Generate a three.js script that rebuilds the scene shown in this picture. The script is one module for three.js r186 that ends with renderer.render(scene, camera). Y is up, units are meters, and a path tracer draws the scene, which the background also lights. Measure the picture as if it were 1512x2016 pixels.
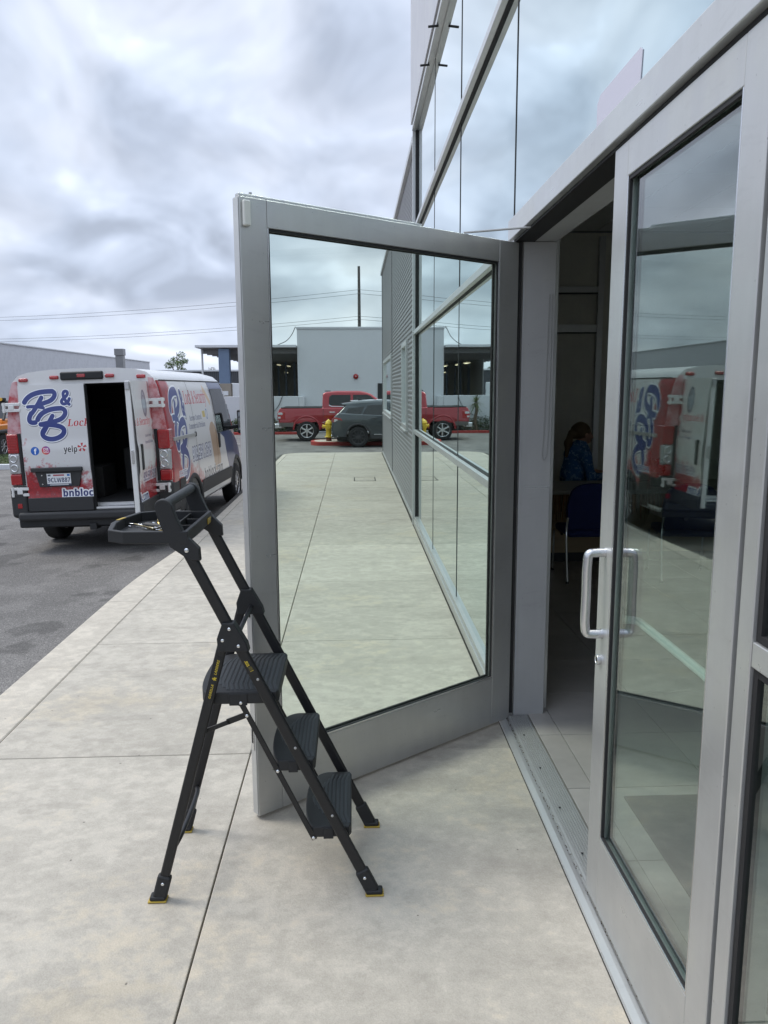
import * as THREE from 'three';
import { RoundedBoxGeometry } from 'three/addons/geometries/RoundedBoxGeometry.js';
import { mergeGeometries, mergeVertices, toCreasedNormals } from 'three/addons/utils/BufferGeometryUtils.js';
import { RectAreaLightUniformsLib } from 'three/addons/lights/RectAreaLightUniformsLib.js';
import { MarchingCubes } from 'three/addons/objects/MarchingCubes.js';
import { Brush, Evaluator, SUBTRACTION } from 'three-bvh-csg';

// ------------------------------------------------------------------ camera, sky, sun, exposure
const W0 = 1512, H0 = 2016, FPX = 1514, EYE = 1.75;
const RAD = Math.PI / 180;
const scene = new THREE.Scene();
const camera = new THREE.PerspectiveCamera(2 * Math.atan(H0 / 2 / FPX) / RAD, W0 / H0, 0.05, 2000);
camera.position.set(0, EYE, 0);
camera.rotation.set(-9.15 * RAD, -2.2 * RAD, -0.29 * RAD, 'YXZ');
camera.updateMatrixWorld(true);

const renderer = new THREE.WebGLRenderer({ antialias: true });
renderer.setSize(768, 1024);
renderer.toneMapping = THREE.LinearToneMapping;
renderer.toneMappingExposure = 1.4;
renderer.shadowMap.enabled = true; RectAreaLightUniformsLib.init();
renderer.shadowMap.type = THREE.PCFSoftShadowMap;

// small deterministic noise kit
function hash(x, y, s) {
  let h = Math.imul(x | 0, 374761393) + Math.imul(y | 0, 668265263) + Math.imul(s | 0, 1442695041);
  h = Math.imul(h ^ (h >>> 13), 1274126177); h ^= h >>> 16;
  return (h >>> 0) / 4294967296;
}
const sm = (t) => t * t * (3 - 2 * t), clamp = (v, a = 0, b = 1) => Math.min(b, Math.max(a, v)), mix = (a, b, t) => a + (b - a) * t;
const step = (a, b, v) => sm(clamp((v - a) / (b - a)));
function vn(x, y, p, s) {            // value noise, period p (0: none)
  const xi = Math.floor(x), yi = Math.floor(y), fx = sm(x - xi), fy = sm(y - yi);
  const m = p ? (k) => ((k % p) + p) % p : (k) => k;
  const a = hash(m(xi), m(yi), s), b = hash(m(xi + 1), m(yi), s), c = hash(m(xi), m(yi + 1), s), d = hash(m(xi + 1), m(yi + 1), s);
  return mix(mix(a, b, fx), mix(c, d, fx), fy);
}
function fbm(x, y, p, s, oct = 5, g = 0.5) {
  let v = 0, a = 1, t = 0;
  for (let i = 0; i < oct; i++) { v += a * vn(x, y, p, s + i * 17); t += a; a *= g; x *= 2; y *= 2; p *= 2; }
  return v / t;
}
let seed = 1234567;
const rnd = () => { seed = (Math.imul(seed, 1664525) + 1013904223) >>> 0; return seed / 4294967296; };
const rr = (a, b) => a + (b - a) * rnd();

// broken overcast: a cloud layer seen from below, brighter towards the zenith
{
  const w = 2048, h = 1024, d = new Float32Array(w * h * 4);
  for (let j = 0; j < h; j++) {
    const el = (j + 0.5) / h * Math.PI - Math.PI / 2, sy = Math.sin(el), cy = Math.cos(el);
    for (let i = 0; i < w; i++) {
      const az = (i + 0.5) / w * 2 * Math.PI, o = (j * w + i) * 4;
      let r, g, b;
      if (sy < -0.02) { r = 0.30; g = 0.31; b = 0.32; }
      else {
        const s = Math.max(sy, 0), e = Math.max(el, 0);
        const a = ((az - Math.PI / 2 + 3 * Math.PI) % (2 * Math.PI)) - Math.PI;      // seam behind the camera
        const E = 6.0 * Math.log(e + 0.16) + 30, A = a * 9.0;
        const wx = (vn(A * 0.9 + 3, E * 0.9, 0, 61) - 0.5) * 0.9, wy = (vn(A * 0.9 + 30, E * 0.9 + 7, 0, 71) - 0.5) * 0.9;
        const big = fbm(A * 0.36 + 1.7, E * 0.55 + 4.2, 0, 5, 3, 0.5);
        const d0 = fbm(A + wx, E + wy, 0, 23, 7, 0.53), d1 = fbm(A + wx + 0.22, E + wy + 0.42, 0, 23, 5, 0.53);
        const k = 1.0 / (s + 0.3), pl = fbm(-Math.cos(az) * cy * k * 2.4 + 9, -Math.sin(az) * cy * k * 2.4 + 3, 0, 143, 5, 0.5);
        const hi = step(0.45, 0.75, s);
        const t = mix(step(0.30, 0.68, 0.45 * big + 0.55 * d0), step(0.3, 0.7, pl), hi);
        const rel = (d0 - d1) * (1 - hi) * mix(1.0, 0.8, step(0.10, 0.36, s));      // sunlit heads and grey bases
        let L = mix(0.70, 0.49, t) + 0.62 * rel;
        L += 0.22 * step(0.10, 0.24, rel) * (1 - t);
        L = clamp(L, 0.40, 0.95);
        L *= mix(1.0, 2.3, step(0.40, 0.97, s));                  // overcast skies brighten overhead
        const bl = mix(0.08, 0.20, clamp(t * 0.8 + 0.25 - rel));
        r = L * (1 - bl * 0.72); g = L * (1 - bl * 0.12); b = L * (1.05 + bl * 0.8);
        if (sy < 0) { const q = -sy / 0.02; r = mix(r, 0.3, q); g = mix(g, 0.31, q); b = mix(b, 0.32, q); }
      }
      d[o] = r; d[o + 1] = g; d[o + 2] = b; d[o + 3] = 1;
    }
  }
  const sky = new THREE.DataTexture(d, w, h, THREE.RGBAFormat, THREE.FloatType);
  sky.mapping = THREE.EquirectangularReflectionMapping; sky.colorSpace = THREE.LinearSRGBColorSpace;
  sky.minFilter = sky.magFilter = THREE.LinearFilter; sky.wrapS = THREE.RepeatWrapping; sky.needsUpdate = true; sky.name = 'sky';
  scene.background = sky; scene.environment = sky;
}
const sun = new THREE.DirectionalLight(new THREE.Color(1, 0.95, 0.86), 1.5);
sun.name = 'sun'; sun.position.set(-16, 22, -11); sun.target.position.set(-1, 0, -7);
sun.castShadow = true; sun.shadow.radius = 34; sun.shadow.mapSize.set(2048, 2048);
Object.assign(sun.shadow.camera, { left: -40, right: 40, top: 50, bottom: -50, near: 1, far: 120 });
scene.add(sun, sun.target);

// pixel -> place (a pixel gives a direction; the surface it lies on gives the distance)
const ray = (u, v) => new THREE.Vector3((u - W0 / 2) / FPX, -(v - H0 / 2) / FPX, -1).applyQuaternion(camera.quaternion);
const onY = (u, v, y) => { const d = ray(u, v); return d.multiplyScalar((y - EYE) / d.y).add(camera.position); };
const onZ = (u, v, z) => { const d = ray(u, v); return d.multiplyScalar(z / d.z).add(camera.position); };

// ------------------------------------------------------------------ helpers
const names = {};
const numbered = (n) => { names[n] = (names[n] || 0) + 1; return names[n] === 1 ? n : n + '_' + String(names[n] - 1).padStart(3, '0'); };
const shade = (m) => { m.traverse((o) => { if (o.isMesh) { o.castShadow = true; o.receiveShadow = true; } }); return m; };
function tag(o, label, category, group) { o.userData.label = label; o.userData.category = category; if (group) o.userData.group = group; return o; }
function thing(name, label, category, pos = [0, 0, 0], group) {
  const o = new THREE.Group(); o.name = numbered(name); o.position.set(...pos); scene.add(o); return tag(o, label, category, group);
}
function structure(name, parent = scene) { const o = new THREE.Group(); o.name = parent === scene ? numbered(name) : name; o.userData.kind = 'structure'; parent.add(o); return o; }
function prep(g) {
  if (g.index) g = g.toNonIndexed();
  for (const k of Object.keys(g.attributes)) if (!['position', 'normal', 'uv'].includes(k)) g.deleteAttribute(k);
  if (!g.attributes.normal) g.computeVertexNormals();
  if (!g.attributes.uv) g.setAttribute('uv', new THREE.BufferAttribute(new Float32Array(g.attributes.position.count * 2), 2));
  g.morphAttributes = {}; g.clearGroups(); return g;
}
const merge = (a) => (Array.isArray(a) ? (a.length === 1 ? a[0] : mergeGeometries(a.map(prep))) : a);
function mesh(name, geo, mat, parent = scene) {
  const m = new THREE.Mesh(merge(geo), mat); m.name = parent === scene ? numbered(name) : name; parent.add(m); m.castShadow = m.receiveShadow = true; return m;
}
function part(name, geo, mat, parent) { return mesh(name, geo, mat, parent); }
const move = (g, x, y, z) => g.translate(x, y, z);
const box = (x0, x1, y0, y1, z0, z1) => new THREE.BoxGeometry(x1 - x0, y1 - y0, z1 - z0).translate((x0 + x1) / 2, (y0 + y1) / 2, (z0 + z1) / 2);
function rbox(x0, x1, y0, y1, z0, z1, r = 0.004, seg = 1) {
  const w = x1 - x0, h = y1 - y0, d = z1 - z0;
  return new RoundedBoxGeometry(w, h, d, seg, Math.min(r, w / 2.1, h / 2.1, d / 2.1)).translate((x0 + x1) / 2, (y0 + y1) / 2, (z0 + z1) / 2);
}
const V = (x, y, z) => new THREE.Vector3(x, y, z);
// straight bar from p to q; section w (sideways) x h (towards "up"), rounded
function bar(p, q, w, h, up = V(0, 0, 1), r = 0.3) {
  const d = q.clone().sub(p), L = d.length(); d.normalize();
  const x = new THREE.Vector3().crossVectors(up, d).normalize(), y = new THREE.Vector3().crossVectors(d, x);
  const g = new RoundedBoxGeometry(w, h, L, 2, Math.min(w, h) * r);
  return g.applyMatrix4(new THREE.Matrix4().makeBasis(x, y, d).setPosition(p.clone().add(q).multiplyScalar(0.5)));
}
function rod(p, q, r, seg = 12, r2 = r) {
  const d = q.clone().sub(p), L = d.length();
  return new THREE.CylinderGeometry(r2, r, L, seg).applyQuaternion(new THREE.Quaternion().setFromUnitVectors(V(0, 1, 0), d.normalize())).translate((p.x + q.x) / 2, (p.y + q.y) / 2, (p.z + q.z) / 2);
}
const tube = (pts, r, seg = 40, rs = 10, closed = false, tension = 0.5) => new THREE.TubeGeometry(new THREE.CatmullRomCurve3(pts, closed, 'centripetal', tension), seg, r, rs, closed);
function metric(g, s = 1) {           // uv in metres from the dominant axis
  g = g.index ? g.toNonIndexed() : g; if (!g.attributes.normal) g.computeVertexNormals();
  const p = g.attributes.position, n = g.attributes.normal, uv = new Float32Array(p.count * 2);
  for (let i = 0; i < p.count; i++) {
    const ax = Math.abs(n.getX(i)), ay = Math.abs(n.getY(i)), az = Math.abs(n.getZ(i));
    if (ay >= ax && ay >= az) { uv[2 * i] = p.getX(i) / s; uv[2 * i + 1] = p.getZ(i) / s; }
    else if (ax >= az) { uv[2 * i] = p.getZ(i) / s; uv[2 * i + 1] = p.getY(i) / s; }
    else { uv[2 * i] = p.getX(i) / s; uv[2 * i + 1] = p.getY(i) / s; }
  }
  g.setAttribute('uv', new THREE.BufferAttribute(uv, 2)); return g;
}
const polyShape = (pts) => { const s = new THREE.Shape(); pts.forEach(([x, y], i) => (i ? s.lineTo(x, y) : s.moveTo(x, y))); s.closePath(); return s; };
function plate(pts, t, bevel = 0.002, seg = 1) {   // polygon in xy, thickness t along +z
  return new THREE.ExtrudeGeometry(Array.isArray(pts) ? polyShape(pts) : pts, { depth: t - 2 * bevel, bevelEnabled: bevel > 0, bevelSize: bevel, bevelThickness: bevel, bevelOffset: -bevel, bevelSegments: seg, curveSegments: 16 }).translate(0, 0, bevel);
}
// textures -----------------------------------------------------------
const srgb = (v) => (v <= 0.0031308 ? v * 12.92 : 1.055 * Math.pow(v, 1 / 2.4) - 0.055);
function colTex(n, fn, size) {        // fn(u,v) -> linear rgb; size: metres per repeat
  const d = new Uint8Array(n * n * 4);
  for (let j = 0; j < n; j++) for (let i = 0; i < n; i++) {
    const c = fn((i + 0.5) / n, (j + 0.5) / n), o = (j * n + i) * 4;
    for (let k = 0; k < 3; k++) d[o + k] = clamp(srgb(clamp(c[k]))) * 255; d[o + 3] = 255;
  }
  const t = new THREE.DataTexture(d, n, n, THREE.RGBAFormat); t.colorSpace = THREE.SRGBColorSpace;
  t.wrapS = t.wrapT = THREE.RepeatWrapping; t.magFilter = THREE.LinearFilter; t.minFilter = THREE.LinearMipmapLinearFilter; t.generateMipmaps = true; t.repeat.set(1 / size, 1 / size); t.needsUpdate = true; return t;
}
function valTex(n, fn, size) {
  const t = colTex(4, () => [0, 0, 0], size); const d = new Uint8Array(n * n * 4);
  for (let j = 0; j < n; j++) for (let i = 0; i < n; i++) { const v = clamp(fn((i + 0.5) / n, (j + 0.5) / n)) * 255, o = (j * n + i) * 4; d[o] = d[o + 1] = d[o + 2] = v; d[o + 3] = 255; }
  const r = new THREE.DataTexture(d, n, n, THREE.RGBAFormat); r.colorSpace = THREE.NoColorSpace; r.wrapS = r.wrapT = THREE.RepeatWrapping; r.magFilter = THREE.LinearFilter; r.minFilter = THREE.LinearMipmapLinearFilter; r.generateMipmaps = true; r.repeat.set(1 / size, 1 / size); r.needsUpdate = true; return r;
}
function canvasTex(w, h, draw) {
  const c = document.createElement('canvas'); c.width = w; c.height = h; draw(c.getContext('2d'), w, h);
  const t = new THREE.CanvasTexture(c); t.colorSpace = THREE.SRGBColorSpace; t.anisotropy = 8; return t;
}
const C = (r, g, b) => new THREE.Color().setRGB(r, g, b);
const std = (color, roughness = 0.6, metalness = 0, extra = {}) => new THREE.MeshStandardMaterial({ color, roughness, metalness, ...extra });
const phys = (color, roughness, o = {}) => new THREE.MeshPhysicalMaterial({ color, roughness, ...o });

// ------------------------------------------------------------------ materials
const grain = valTex(512, (u, v) => 0.55 * fbm(u * 128, v * 128, 128, 3, 2) + 0.45 * fbm(u * 24, v * 24, 24, 8, 3), 0.5);
const concreteMap = colTex(2048, (u, v) => {
  const patch = fbm(u * 5, v * 7, 5, 11, 4, 0.55), pale = fbm(u * 17, v * 26, 17, 51, 4, 0.6), mott = fbm(u * 96, v * 120, 96, 31, 4, 0.72), fine = hash(u * 2048, v * 2048, 5);
  const bl = step(0.50, 0.60, mott * 0.55 + pale * 0.45), st = step(0.62, 0.74, fbm(u * 9 + 1, v * 34 + 5, 9, 133, 5, 0.66));
  let L = 0.392 * (1 + 0.11 * (patch - 0.5) + 0.10 * (pale - 0.5) + 0.36 * (mott - 0.5) + 0.05 * (bl - 0.5) + 0.16 * (fine - 0.5)) * (1 - 0.09 * st);
  const rust = step(0.55, 0.72, 0.6 * fbm(u * 8 + 3, v * 10 + 1, 8, 77, 4, 0.6) + 0.4 * mott);
  if (hash(u * 900, v * 900, 9) > 0.99985) L *= 0.4;
  return [L * (1.055 + 0.03 * rust), L * (0.976 - 0.006 * rust), L * (0.84 - 0.06 * rust)];
}, 6);
const M = {};
M.concrete = std(0xffffff, 0.86, 0, { map: concreteMap, bumpMap: grain, bumpScale: 0.0012 });
M.slab = [1, 0.97, 1.03, 0.94].map((k) => std(C(k, k, k * (0.99 + 0.01 * k)), 0.86, 0, { map: concreteMap, bumpMap: grain, bumpScale: 0.0012 }));
M.jointfill = std(C(0.05, 0.047, 0.042), 0.95);
const asphaltMap = colTex(2048, (u, v) => {
  const big = fbm(u * 4, v * 4, 4, 13, 5), agg = vn(u * 620, v * 620, 620, 7), agg2 = vn(u * 260, v * 260, 260, 19), worn = step(0.5, 0.72, fbm(u * 9, v * 9, 9, 57, 4));
  let L = 0.125 * (0.72 + 0.5 * big + 0.2 * worn) * (0.50 + 1.0 * agg);
  L *= 1 - 0.35 * step(0.60, 0.72, fbm(u * 6 + 2, v * 6, 6, 157, 5, 0.6)); if (agg2 > 0.86) L *= 1.5; if (agg > 0.93) L *= 1.6;
  return [L * 1.05, L, L * 0.95];
}, 3.2);
const aggBump = valTex(1024, (u, v) => 0.6 * vn(u * 180, v * 180, 180, 3) + 0.4 * vn(u * 330, v * 330, 330, 4), 1.6);
M.asphalt = std(0xffffff, 0.92, 0, { map: asphaltMap, bumpMap: aggBump, bumpScale: 0.004 });
const dustMap = colTex(1024, (u, v) => {           // handling marks, dust specks and runs on painted metal
  const a = fbm(u * 6, v * 6, 6, 3, 5, 0.6), f = hash(u * 1024, v * 1024, 2), run = fbm(u * 70, v * 5, 5, 33, 3), sc = fbm(u * 9 + v * 30, v * 60 - u * 14, 0, 41, 4, 0.6);
  let k = 0.93 + 0.17 * (a - 0.5) + 0.03 * (f - 0.5) + 0.06 * (run - 0.5) - 0.035 * step(0.66, 0.80, sc);
  if (hash(u * 420, v * 420, 12) > 0.9993) k *= 0.7;
  return [k, k, k * (1 - 0.02 * step(0.5, 0.7, a))];
}, 1.3);
const smearR = valTex(512, (u, v) => 0.72 + 0.5 * (fbm(u * 5, v * 9, 5, 21, 5, 0.6) - 0.5), 0.9);
const brushedAlu = (c) => phys(c, 0.50, { metalness: 0.62, map: dustMap, roughnessMap: smearR });
M.alu = brushedAlu(C(0.555, 0.56, 0.555));            // painted aluminium framing
M.aluCap = brushedAlu(C(0.60, 0.61, 0.61));
M.wallGrey = std(C(0.40, 0.405, 0.41), 0.7, 0, { map: dustMap });
M.thresh = phys(C(0.46, 0.465, 0.46), 0.45, { metalness: 0.35, map: dustMap, roughnessMap: smearR });
M.chrome = phys(C(0.72, 0.73, 0.74), 0.16, { metalness: 1 });
M.satin = phys(C(0.66, 0.67, 0.68), 0.27, { metalness: 1 });
M.gasket = std(C(0.012, 0.012, 0.013), 0.7);
M.black = std(C(0.014, 0.015, 0.017), 0.55);
M.darkPlastic = std(C(0.013, 0.014, 0.016), 0.6, 0, { bumpMap: grain, bumpScale: 0.0004 });
const wave = valTex(256, (u, v) => fbm(u * 3, v * 3, 3, 15, 2, 0.35), 2.6);
M.mirrorGlass = phys(C(0.66, 0.77, 0.77), 0.012, { metalness: 1, bumpMap: wave, bumpScale: 0.0016 });
M.doorGlass = phys(C(0.905, 0.955, 0.915), 0.0, { transmission: 1, thickness: 0, ior: 1.5 });
M.addedGlass = phys(C(0.93, 0.96, 0.95), 0.0, { transmission: 1, thickness: 0, ior: 1.5 });  // for the unseen glazing added to bring daylight indoors
M.clearGlass = phys(C(0.80, 0.89, 0.86), 0.0, { transmission: 1, thickness: 0, ior: 2.5 });
M.darkGlass = phys(C(0.012, 0.014, 0.015), 0.03, { ior: 1.55 });
M.corr = phys(C(0.24, 0.243, 0.25), 0.42, { metalness: 0.35, map: dustMap });
M.stucco = std(C(0.62, 0.64, 0.66), 0.9, 0, { map: colTex(512, (u, v) => { const a = fbm(u * 4, v * 4, 4, 71, 5), f = fbm(u * 90, v * 90, 90, 72, 2); const k = 0.94 + 0.1 * (a - 0.5) + 0.05 * (f - 0.5); return [k, k, k * 1.005]; }, 5) });
// ------------------------------------------------------------------ ground, road, sidewalk
const roadY = (x, z) => Math.max(-0.30, Math.min(-0.22, -0.22 - 0.03 * (-1.9 - x)) - 0.08 * step(-21.0, -23.5, z));
{
  const g = new THREE.CircleGeometry(900, 64).rotateX(-Math.PI / 2).translate(0, -0.36, -20);
  const m = mesh('ground', metric(g), M.asphalt); m.userData.kind = 'structure';
  const r = new THREE.PlaneGeometry(90, 140, 180, 200).rotateX(-Math.PI / 2).translate(-20, 0, -46);
  const p = r.attributes.position;
  for (let i = 0; i < p.count; i++) { const x = p.getX(i), z = p.getZ(i); p.setY(i, roadY(x, z) + 0.012 * (fbm(x * 0.35 + 50, z * 0.35 + 90, 0, 3, 3) - 0.5) * step(-2.2, -3.2, x)); }
  r.computeVertexNormals();
  const rm = mesh('road', metric(r), M.asphalt); rm.userData.kind = 'structure';
}
{
  const walk = structure('sidewalk');
  part('sidewalk_base', box(-2.0, 0.9, -0.2, -0.016, -20.9, 8.2), M.jointfill, walk);
  const xs = [-1.797, -0.52, 0.7535], zs = [8.23]; for (let z = 6.55; z > -20.4; z -= 1.68) zs.push(z); zs.push(-21.2);
  const gap = 0.0024;
  for (let i = 0; i < 2; i++) for (let j = 0; j < zs.length - 1; j++) {
    const x0 = xs[i] + gap, x1 = xs[i + 1] - gap, z0 = zs[j + 1] + 0.0016, z1 = zs[j] - 0.0016, last = j === zs.length - 2;
    let g;
    if (last && i === 0) {                                   // rounded outer corner where the walk ends
      const s = new THREE.Shape(); s.moveTo(x0, -z1); s.lineTo(x1, -z1); s.lineTo(x1, -z0); s.lineTo(x0 + 0.5, -z0); s.quadraticCurveTo(x0, -z0, x0, -z0 - 0.5); s.closePath();
      g = new THREE.ExtrudeGeometry(s, { depth: 0.1, bevelEnabled: false }).rotateX(-Math.PI / 2).translate(0, -0.1, 0);
    } else g = rbox(x0, x1, -0.1, rr(-0.0012, 0.0012), z0, z1, 0.005, 1);
    part('slab', metric(g), M.slab[Math.floor(rnd() * 4)], walk);
  }
  // kerb: one cast length per slab, bowing a little outward near the entrance
  const kerb = structure('kerb');
  M.kerbMat = std(C(1.06, 1.05, 1.04), 0.86, 0, { map: concreteMap, bumpMap: grain, bumpScale: 0.0012 });
  const ox = (z) => -1.93 - 0.16 * step(-9.6, -6.6, z);
  const kz = [8.2]; for (let z = 3.76; z > -20; z -= 3.36) kz.push(z); kz.push(-20.7);
  for (let j = 0; j < kz.length - 1; j++) {
    const z1 = kz[j] - 0.003, z0 = kz[j + 1] + 0.003, n = 14, pos = [], idx = [];
    const prof = (z) => [[-1.802, -0.3], [-1.802, -0.006], [-1.809, 0], [ox(z) + 0.03, -0.002], [ox(z) + 0.009, -0.010], [ox(z), -0.032], [ox(z) - 0.012, -0.3]];
    for (let k = 0; k <= n; k++) { const z = mix(z1, z0, k / n); for (const [x, y] of prof(z)) pos.push(x, y, z); }
    const m = 7; for (let k = 0; k < n; k++) for (let q = 0; q < m - 1; q++) { const a = k * m + q, b = a + m; idx.push(a, b, a + 1, a + 1, b, b + 1); }
    for (const k of [0, n]) for (let q = 1; q < m - 1; q++) k ? idx.push(k * m, k * m + q + 1, k * m + q) : idx.push(0, q, q + 1);
    let g = new THREE.BufferGeometry(); g.setAttribute('position', new THREE.Float32BufferAttribute(pos, 3)); g.setIndex(idx); g = g.toNonIndexed(); g.computeVertexNormals(); g = toCreasedNormals(g, 0.6);
    part('kerb_stone', metric(g), M.kerbMat, kerb);
  }
  { // the rounded end and the return across the end of the walk
    const path = new THREE.CurvePath(); const pts = [];
    for (let k = 0; k <= 12; k++) { const a = k / 12 * Math.PI / 2; pts.push(V(-1.30 - 0.5 * Math.cos(a), 0, -20.7 - 0.5 * Math.sin(a))); }
    pts.push(V(0.9, 0, -21.2));
    const pos = [], idx = [];
    pts.forEach((p, k) => { const t = pts[Math.min(k + 1, pts.length - 1)].clone().sub(pts[Math.max(k - 1, 0)]).normalize(), nx = t.z, nz = -t.x; for (const [o, y] of [[-0.003, -0.3], [-0.003, 0], [0.11, -0.002], [0.128, -0.03], [0.13, -0.4]]) pos.push(p.x + nx * o, y, p.z + nz * o); });
    for (let k = 0; k < pts.length - 1; k++) for (let q = 0; q < 4; q++) { const a = k * 5 + q, b = a + 5; idx.push(a, a + 1, b, a + 1, b + 1, b); }
    let g = new THREE.BufferGeometry(); g.setAttribute('position', new THREE.Float32BufferAttribute(pos, 3)); g.setIndex(idx); g = g.toNonIndexed(); g.computeVertexNormals(); g = toCreasedNormals(g, 0.6);
    part('kerb_stone', metric(g), M.concrete, kerb);
  }
}

{
  const u = thing('utility_cover', 'small rectangular concrete utility cover set in the far walk', 'cover', [0.20, 0, -14.9]);
  part('lid', metric(rbox(-0.19, 0.19, 0.0005, 0.004, -0.3, 0.3, 0.002)), M.slab[3], u);
  part('lid_frame', [rbox(-0.21, -0.192, 0.0005, 0.005, -0.32, 0.32, 0.002), rbox(0.192, 0.21, 0.0005, 0.005, -0.32, 0.32, 0.002), rbox(-0.19, 0.19, 0.0005, 0.005, 0.302, 0.32, 0.002), rbox(-0.19, 0.19, 0.0005, 0.005, -0.32, -0.302, 0.002)], M.jointfill, u);
}
// ------------------------------------------------------------------ the office building
const ZE = 7.0, GX = 0.79;                                              // plane of the door frames and of the glass
const building = thing('office_building', 'modern office building with mirror glass curtain wall and grey corrugated metal siding', 'building');
{
  M.sealant = std(C(0.05, 0.052, 0.055), 0.7);
  const zj = [-9.80, -7.77, -5.93, -3.945], yj = [0.10, 1.205, 2.43, 3.665, 4.80];
  // mirror panes, each tilted by a hair as set panes are
  for (let i = 0; i < 3; i++) for (let k = 0; k < 4; k++) {
    const z0 = zj[i] + 0.004, z1 = zj[i + 1] - 0.004, y0 = yj[k] + 0.004, y1 = yj[k + 1] - 0.004;
    const g = metric(new THREE.BoxGeometry(0.012, y1 - y0, z1 - z0)); g.rotateY((rnd() - 0.5) * 0.0022); g.rotateZ((rnd() - 0.5) * 0.0022);
    g.translate(GX + 0.018, (y0 + y1) / 2, (z0 + z1) / 2); part('glass_pane', g, M.mirrorGlass, building);
  }
  // transom lights above the entrance
  for (const [z0, z1] of [[-3.945, ZE]]) for (const [y0, y1] of [[2.56, 3.665], [3.665, 4.80]]) {
    const g = metric(box(GX + 0.012, GX + 0.024, y0 + 0.004, y1 - 0.004, z0 + 0.004, z1 - 0.004)); part('glass_pane', g, M.mirrorGlass, building);
  }
  for (const z of [-7.77, -5.93, -3.945]) part('glazing_joint', box(GX + 0.0085, GX + 0.03, 0.1, 4.8, z - 0.0032, z + 0.0032), M.sealant, building);
  // horizontal pressure caps
  for (const y of yj.slice(1, 4)) {
    const z1 = y < 2.5 ? -3.945 : ZE;
    part('mullion', metric(rbox(GX - 0.035, GX + 0.03, y - 0.024, y + 0.024, -9.80, z1, 0.003)), M.aluCap, building);
    part('gasket', box(GX - 0.002, GX + 0.032, y - 0.029, y + 0.029, -9.80, z1), M.gasket, building);
  }
  part('sill', metric(rbox(GX - 0.032, GX + 0.05, 0, 0.07, -9.82, -3.98, 0.004)), M.alu, building);
  part('sill_cap', metric(rbox(GX - 0.018, GX + 0.04, 0.072, 0.104, -9.82, -3.98, 0.003)), M.alu, building);
  part('corner_trim', metric(rbox(GX - 0.045, GX + 0.04, 0, 4.80, -9.87, -9.822, 0.003)), M.aluCap, building);
  part('corner_gasket', box(GX - 0.01, GX + 0.03, 0.1, 4.8, -9.8215, -9.80), M.gasket, building);
  // parapet of flat composite panels over the glass
  part('parapet_edge', metric(rbox(GX - 0.05, GX + 0.04, 4.806, 4.855, -9.87, ZE, 0.004)), M.aluCap, building);
  const fz = [-9.88, -8.05, -6.2, -4.35, -2.5, -0.65, 1.2, 3.05, 4.9, ZE];
  M.panel = phys(C(0.50, 0.50, 0.53), 0.35, { metalness: 0.2, map: dustMap });
  for (let i = 0; i < fz.length - 1; i++) for (const [y0, y1] of [[4.88, 6.2], [6.208, 7.5]]) part('fascia_panel', metric(rbox(GX - 0.065, GX + 0.04, y0, y1, fz[i] + 0.004, fz[i + 1] - 0.004, 0.004)), M.panel, building);
  part('fascia_shadow_gap', box(GX - 0.03, GX + 0.04, 4.856, 4.879, -9.87, ZE), M.gasket, building);
  for (const z of [-7.9, -7.1]) part('sign_bracket', bar(V(GX - 0.03, 4.795, z), V(GX - 0.12, 4.79, z - 0.01), 0.018, 0.018), M.gasket, building);
  // corrugated siding: horizontal waves, 68 mm pitch, two lengths with a lap joint, around two windows
  const corr = (z0, z1, y0, y1) => {
    const n = Math.max(1, Math.round((y1 - y0) / 0.068)) * 14, off = (y) => -0.0052 * Math.tanh(2.6 * Math.sin((y - 0.05) / 0.068 * 2 * Math.PI)), at = (k) => { const y = mix(y0, y1, k / n); return [GX + 0.002 + off(y), y]; };
    const pos = [], uv = [], nor = [], nrm = (y) => { const s = (off(y + 0.0006) - off(y - 0.0006)) / 0.0012, l = Math.hypot(1, s); return [-1 / l, s / l, 0]; };
    for (let k = 0; k < n; k++) {
      const [xa, ya] = at(k), [xb, yb] = at(k + 1);
      for (const [x, y, z] of [[xa, ya, z0], [xa, ya, z1], [xb, yb, z1], [xa, ya, z0], [xb, yb, z1], [xb, yb, z0]]) { pos.push(x, y, z); uv.push(z, y); nor.push(...nrm(y)); }
    }
    const g = new THREE.BufferGeometry(); g.setAttribute('position', new THREE.Float32BufferAttribute(pos, 3)); g.setAttribute('uv', new THREE.Float32BufferAttribute(uv, 2)); g.setAttribute('normal', new THREE.Float32BufferAttribute(nor, 3)); return g;
  };
  const yA = 0.05, yB = 4.674, w1 = [-20.0, -15.9], w2 = [-12.42, -11.3], wy = [1.138, 2.43];
  const q = (y) => 0.05 + Math.round((y - 0.05) / 0.068) * 0.068, wl = q(wy[0]), wh = q(wy[1]);
  part('corrugated_siding', [corr(-20.95, w1[0], wl, wh), corr(-20.95, -15.86, yA, wl), corr(-20.95, -15.86, wh, yB)], M.corr, building);
  part('corrugated_siding', [corr(-15.86, w2[0], wl, wh), corr(w2[1], -9.86, wl, wh), corr(-15.86, -9.86, yA, wl), corr(-15.86, -9.86, wh, yB)], M.corr, building);
  part('siding_lap', metric(rbox(GX - 0.0125, GX + 0.01, yA, wl, -15.875, -15.845, 0.002)), M.corr, building);
  part('siding_lap', metric(rbox(GX - 0.0125, GX + 0.01, wh, yB, -15.875, -15.845, 0.002)), M.corr, building);
  part('base_flashing', metric(rbox(GX - 0.02, GX + 0.03, 0.0, 0.05, -20.96, -9.88, 0.003)), M.aluCap, building);
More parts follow.
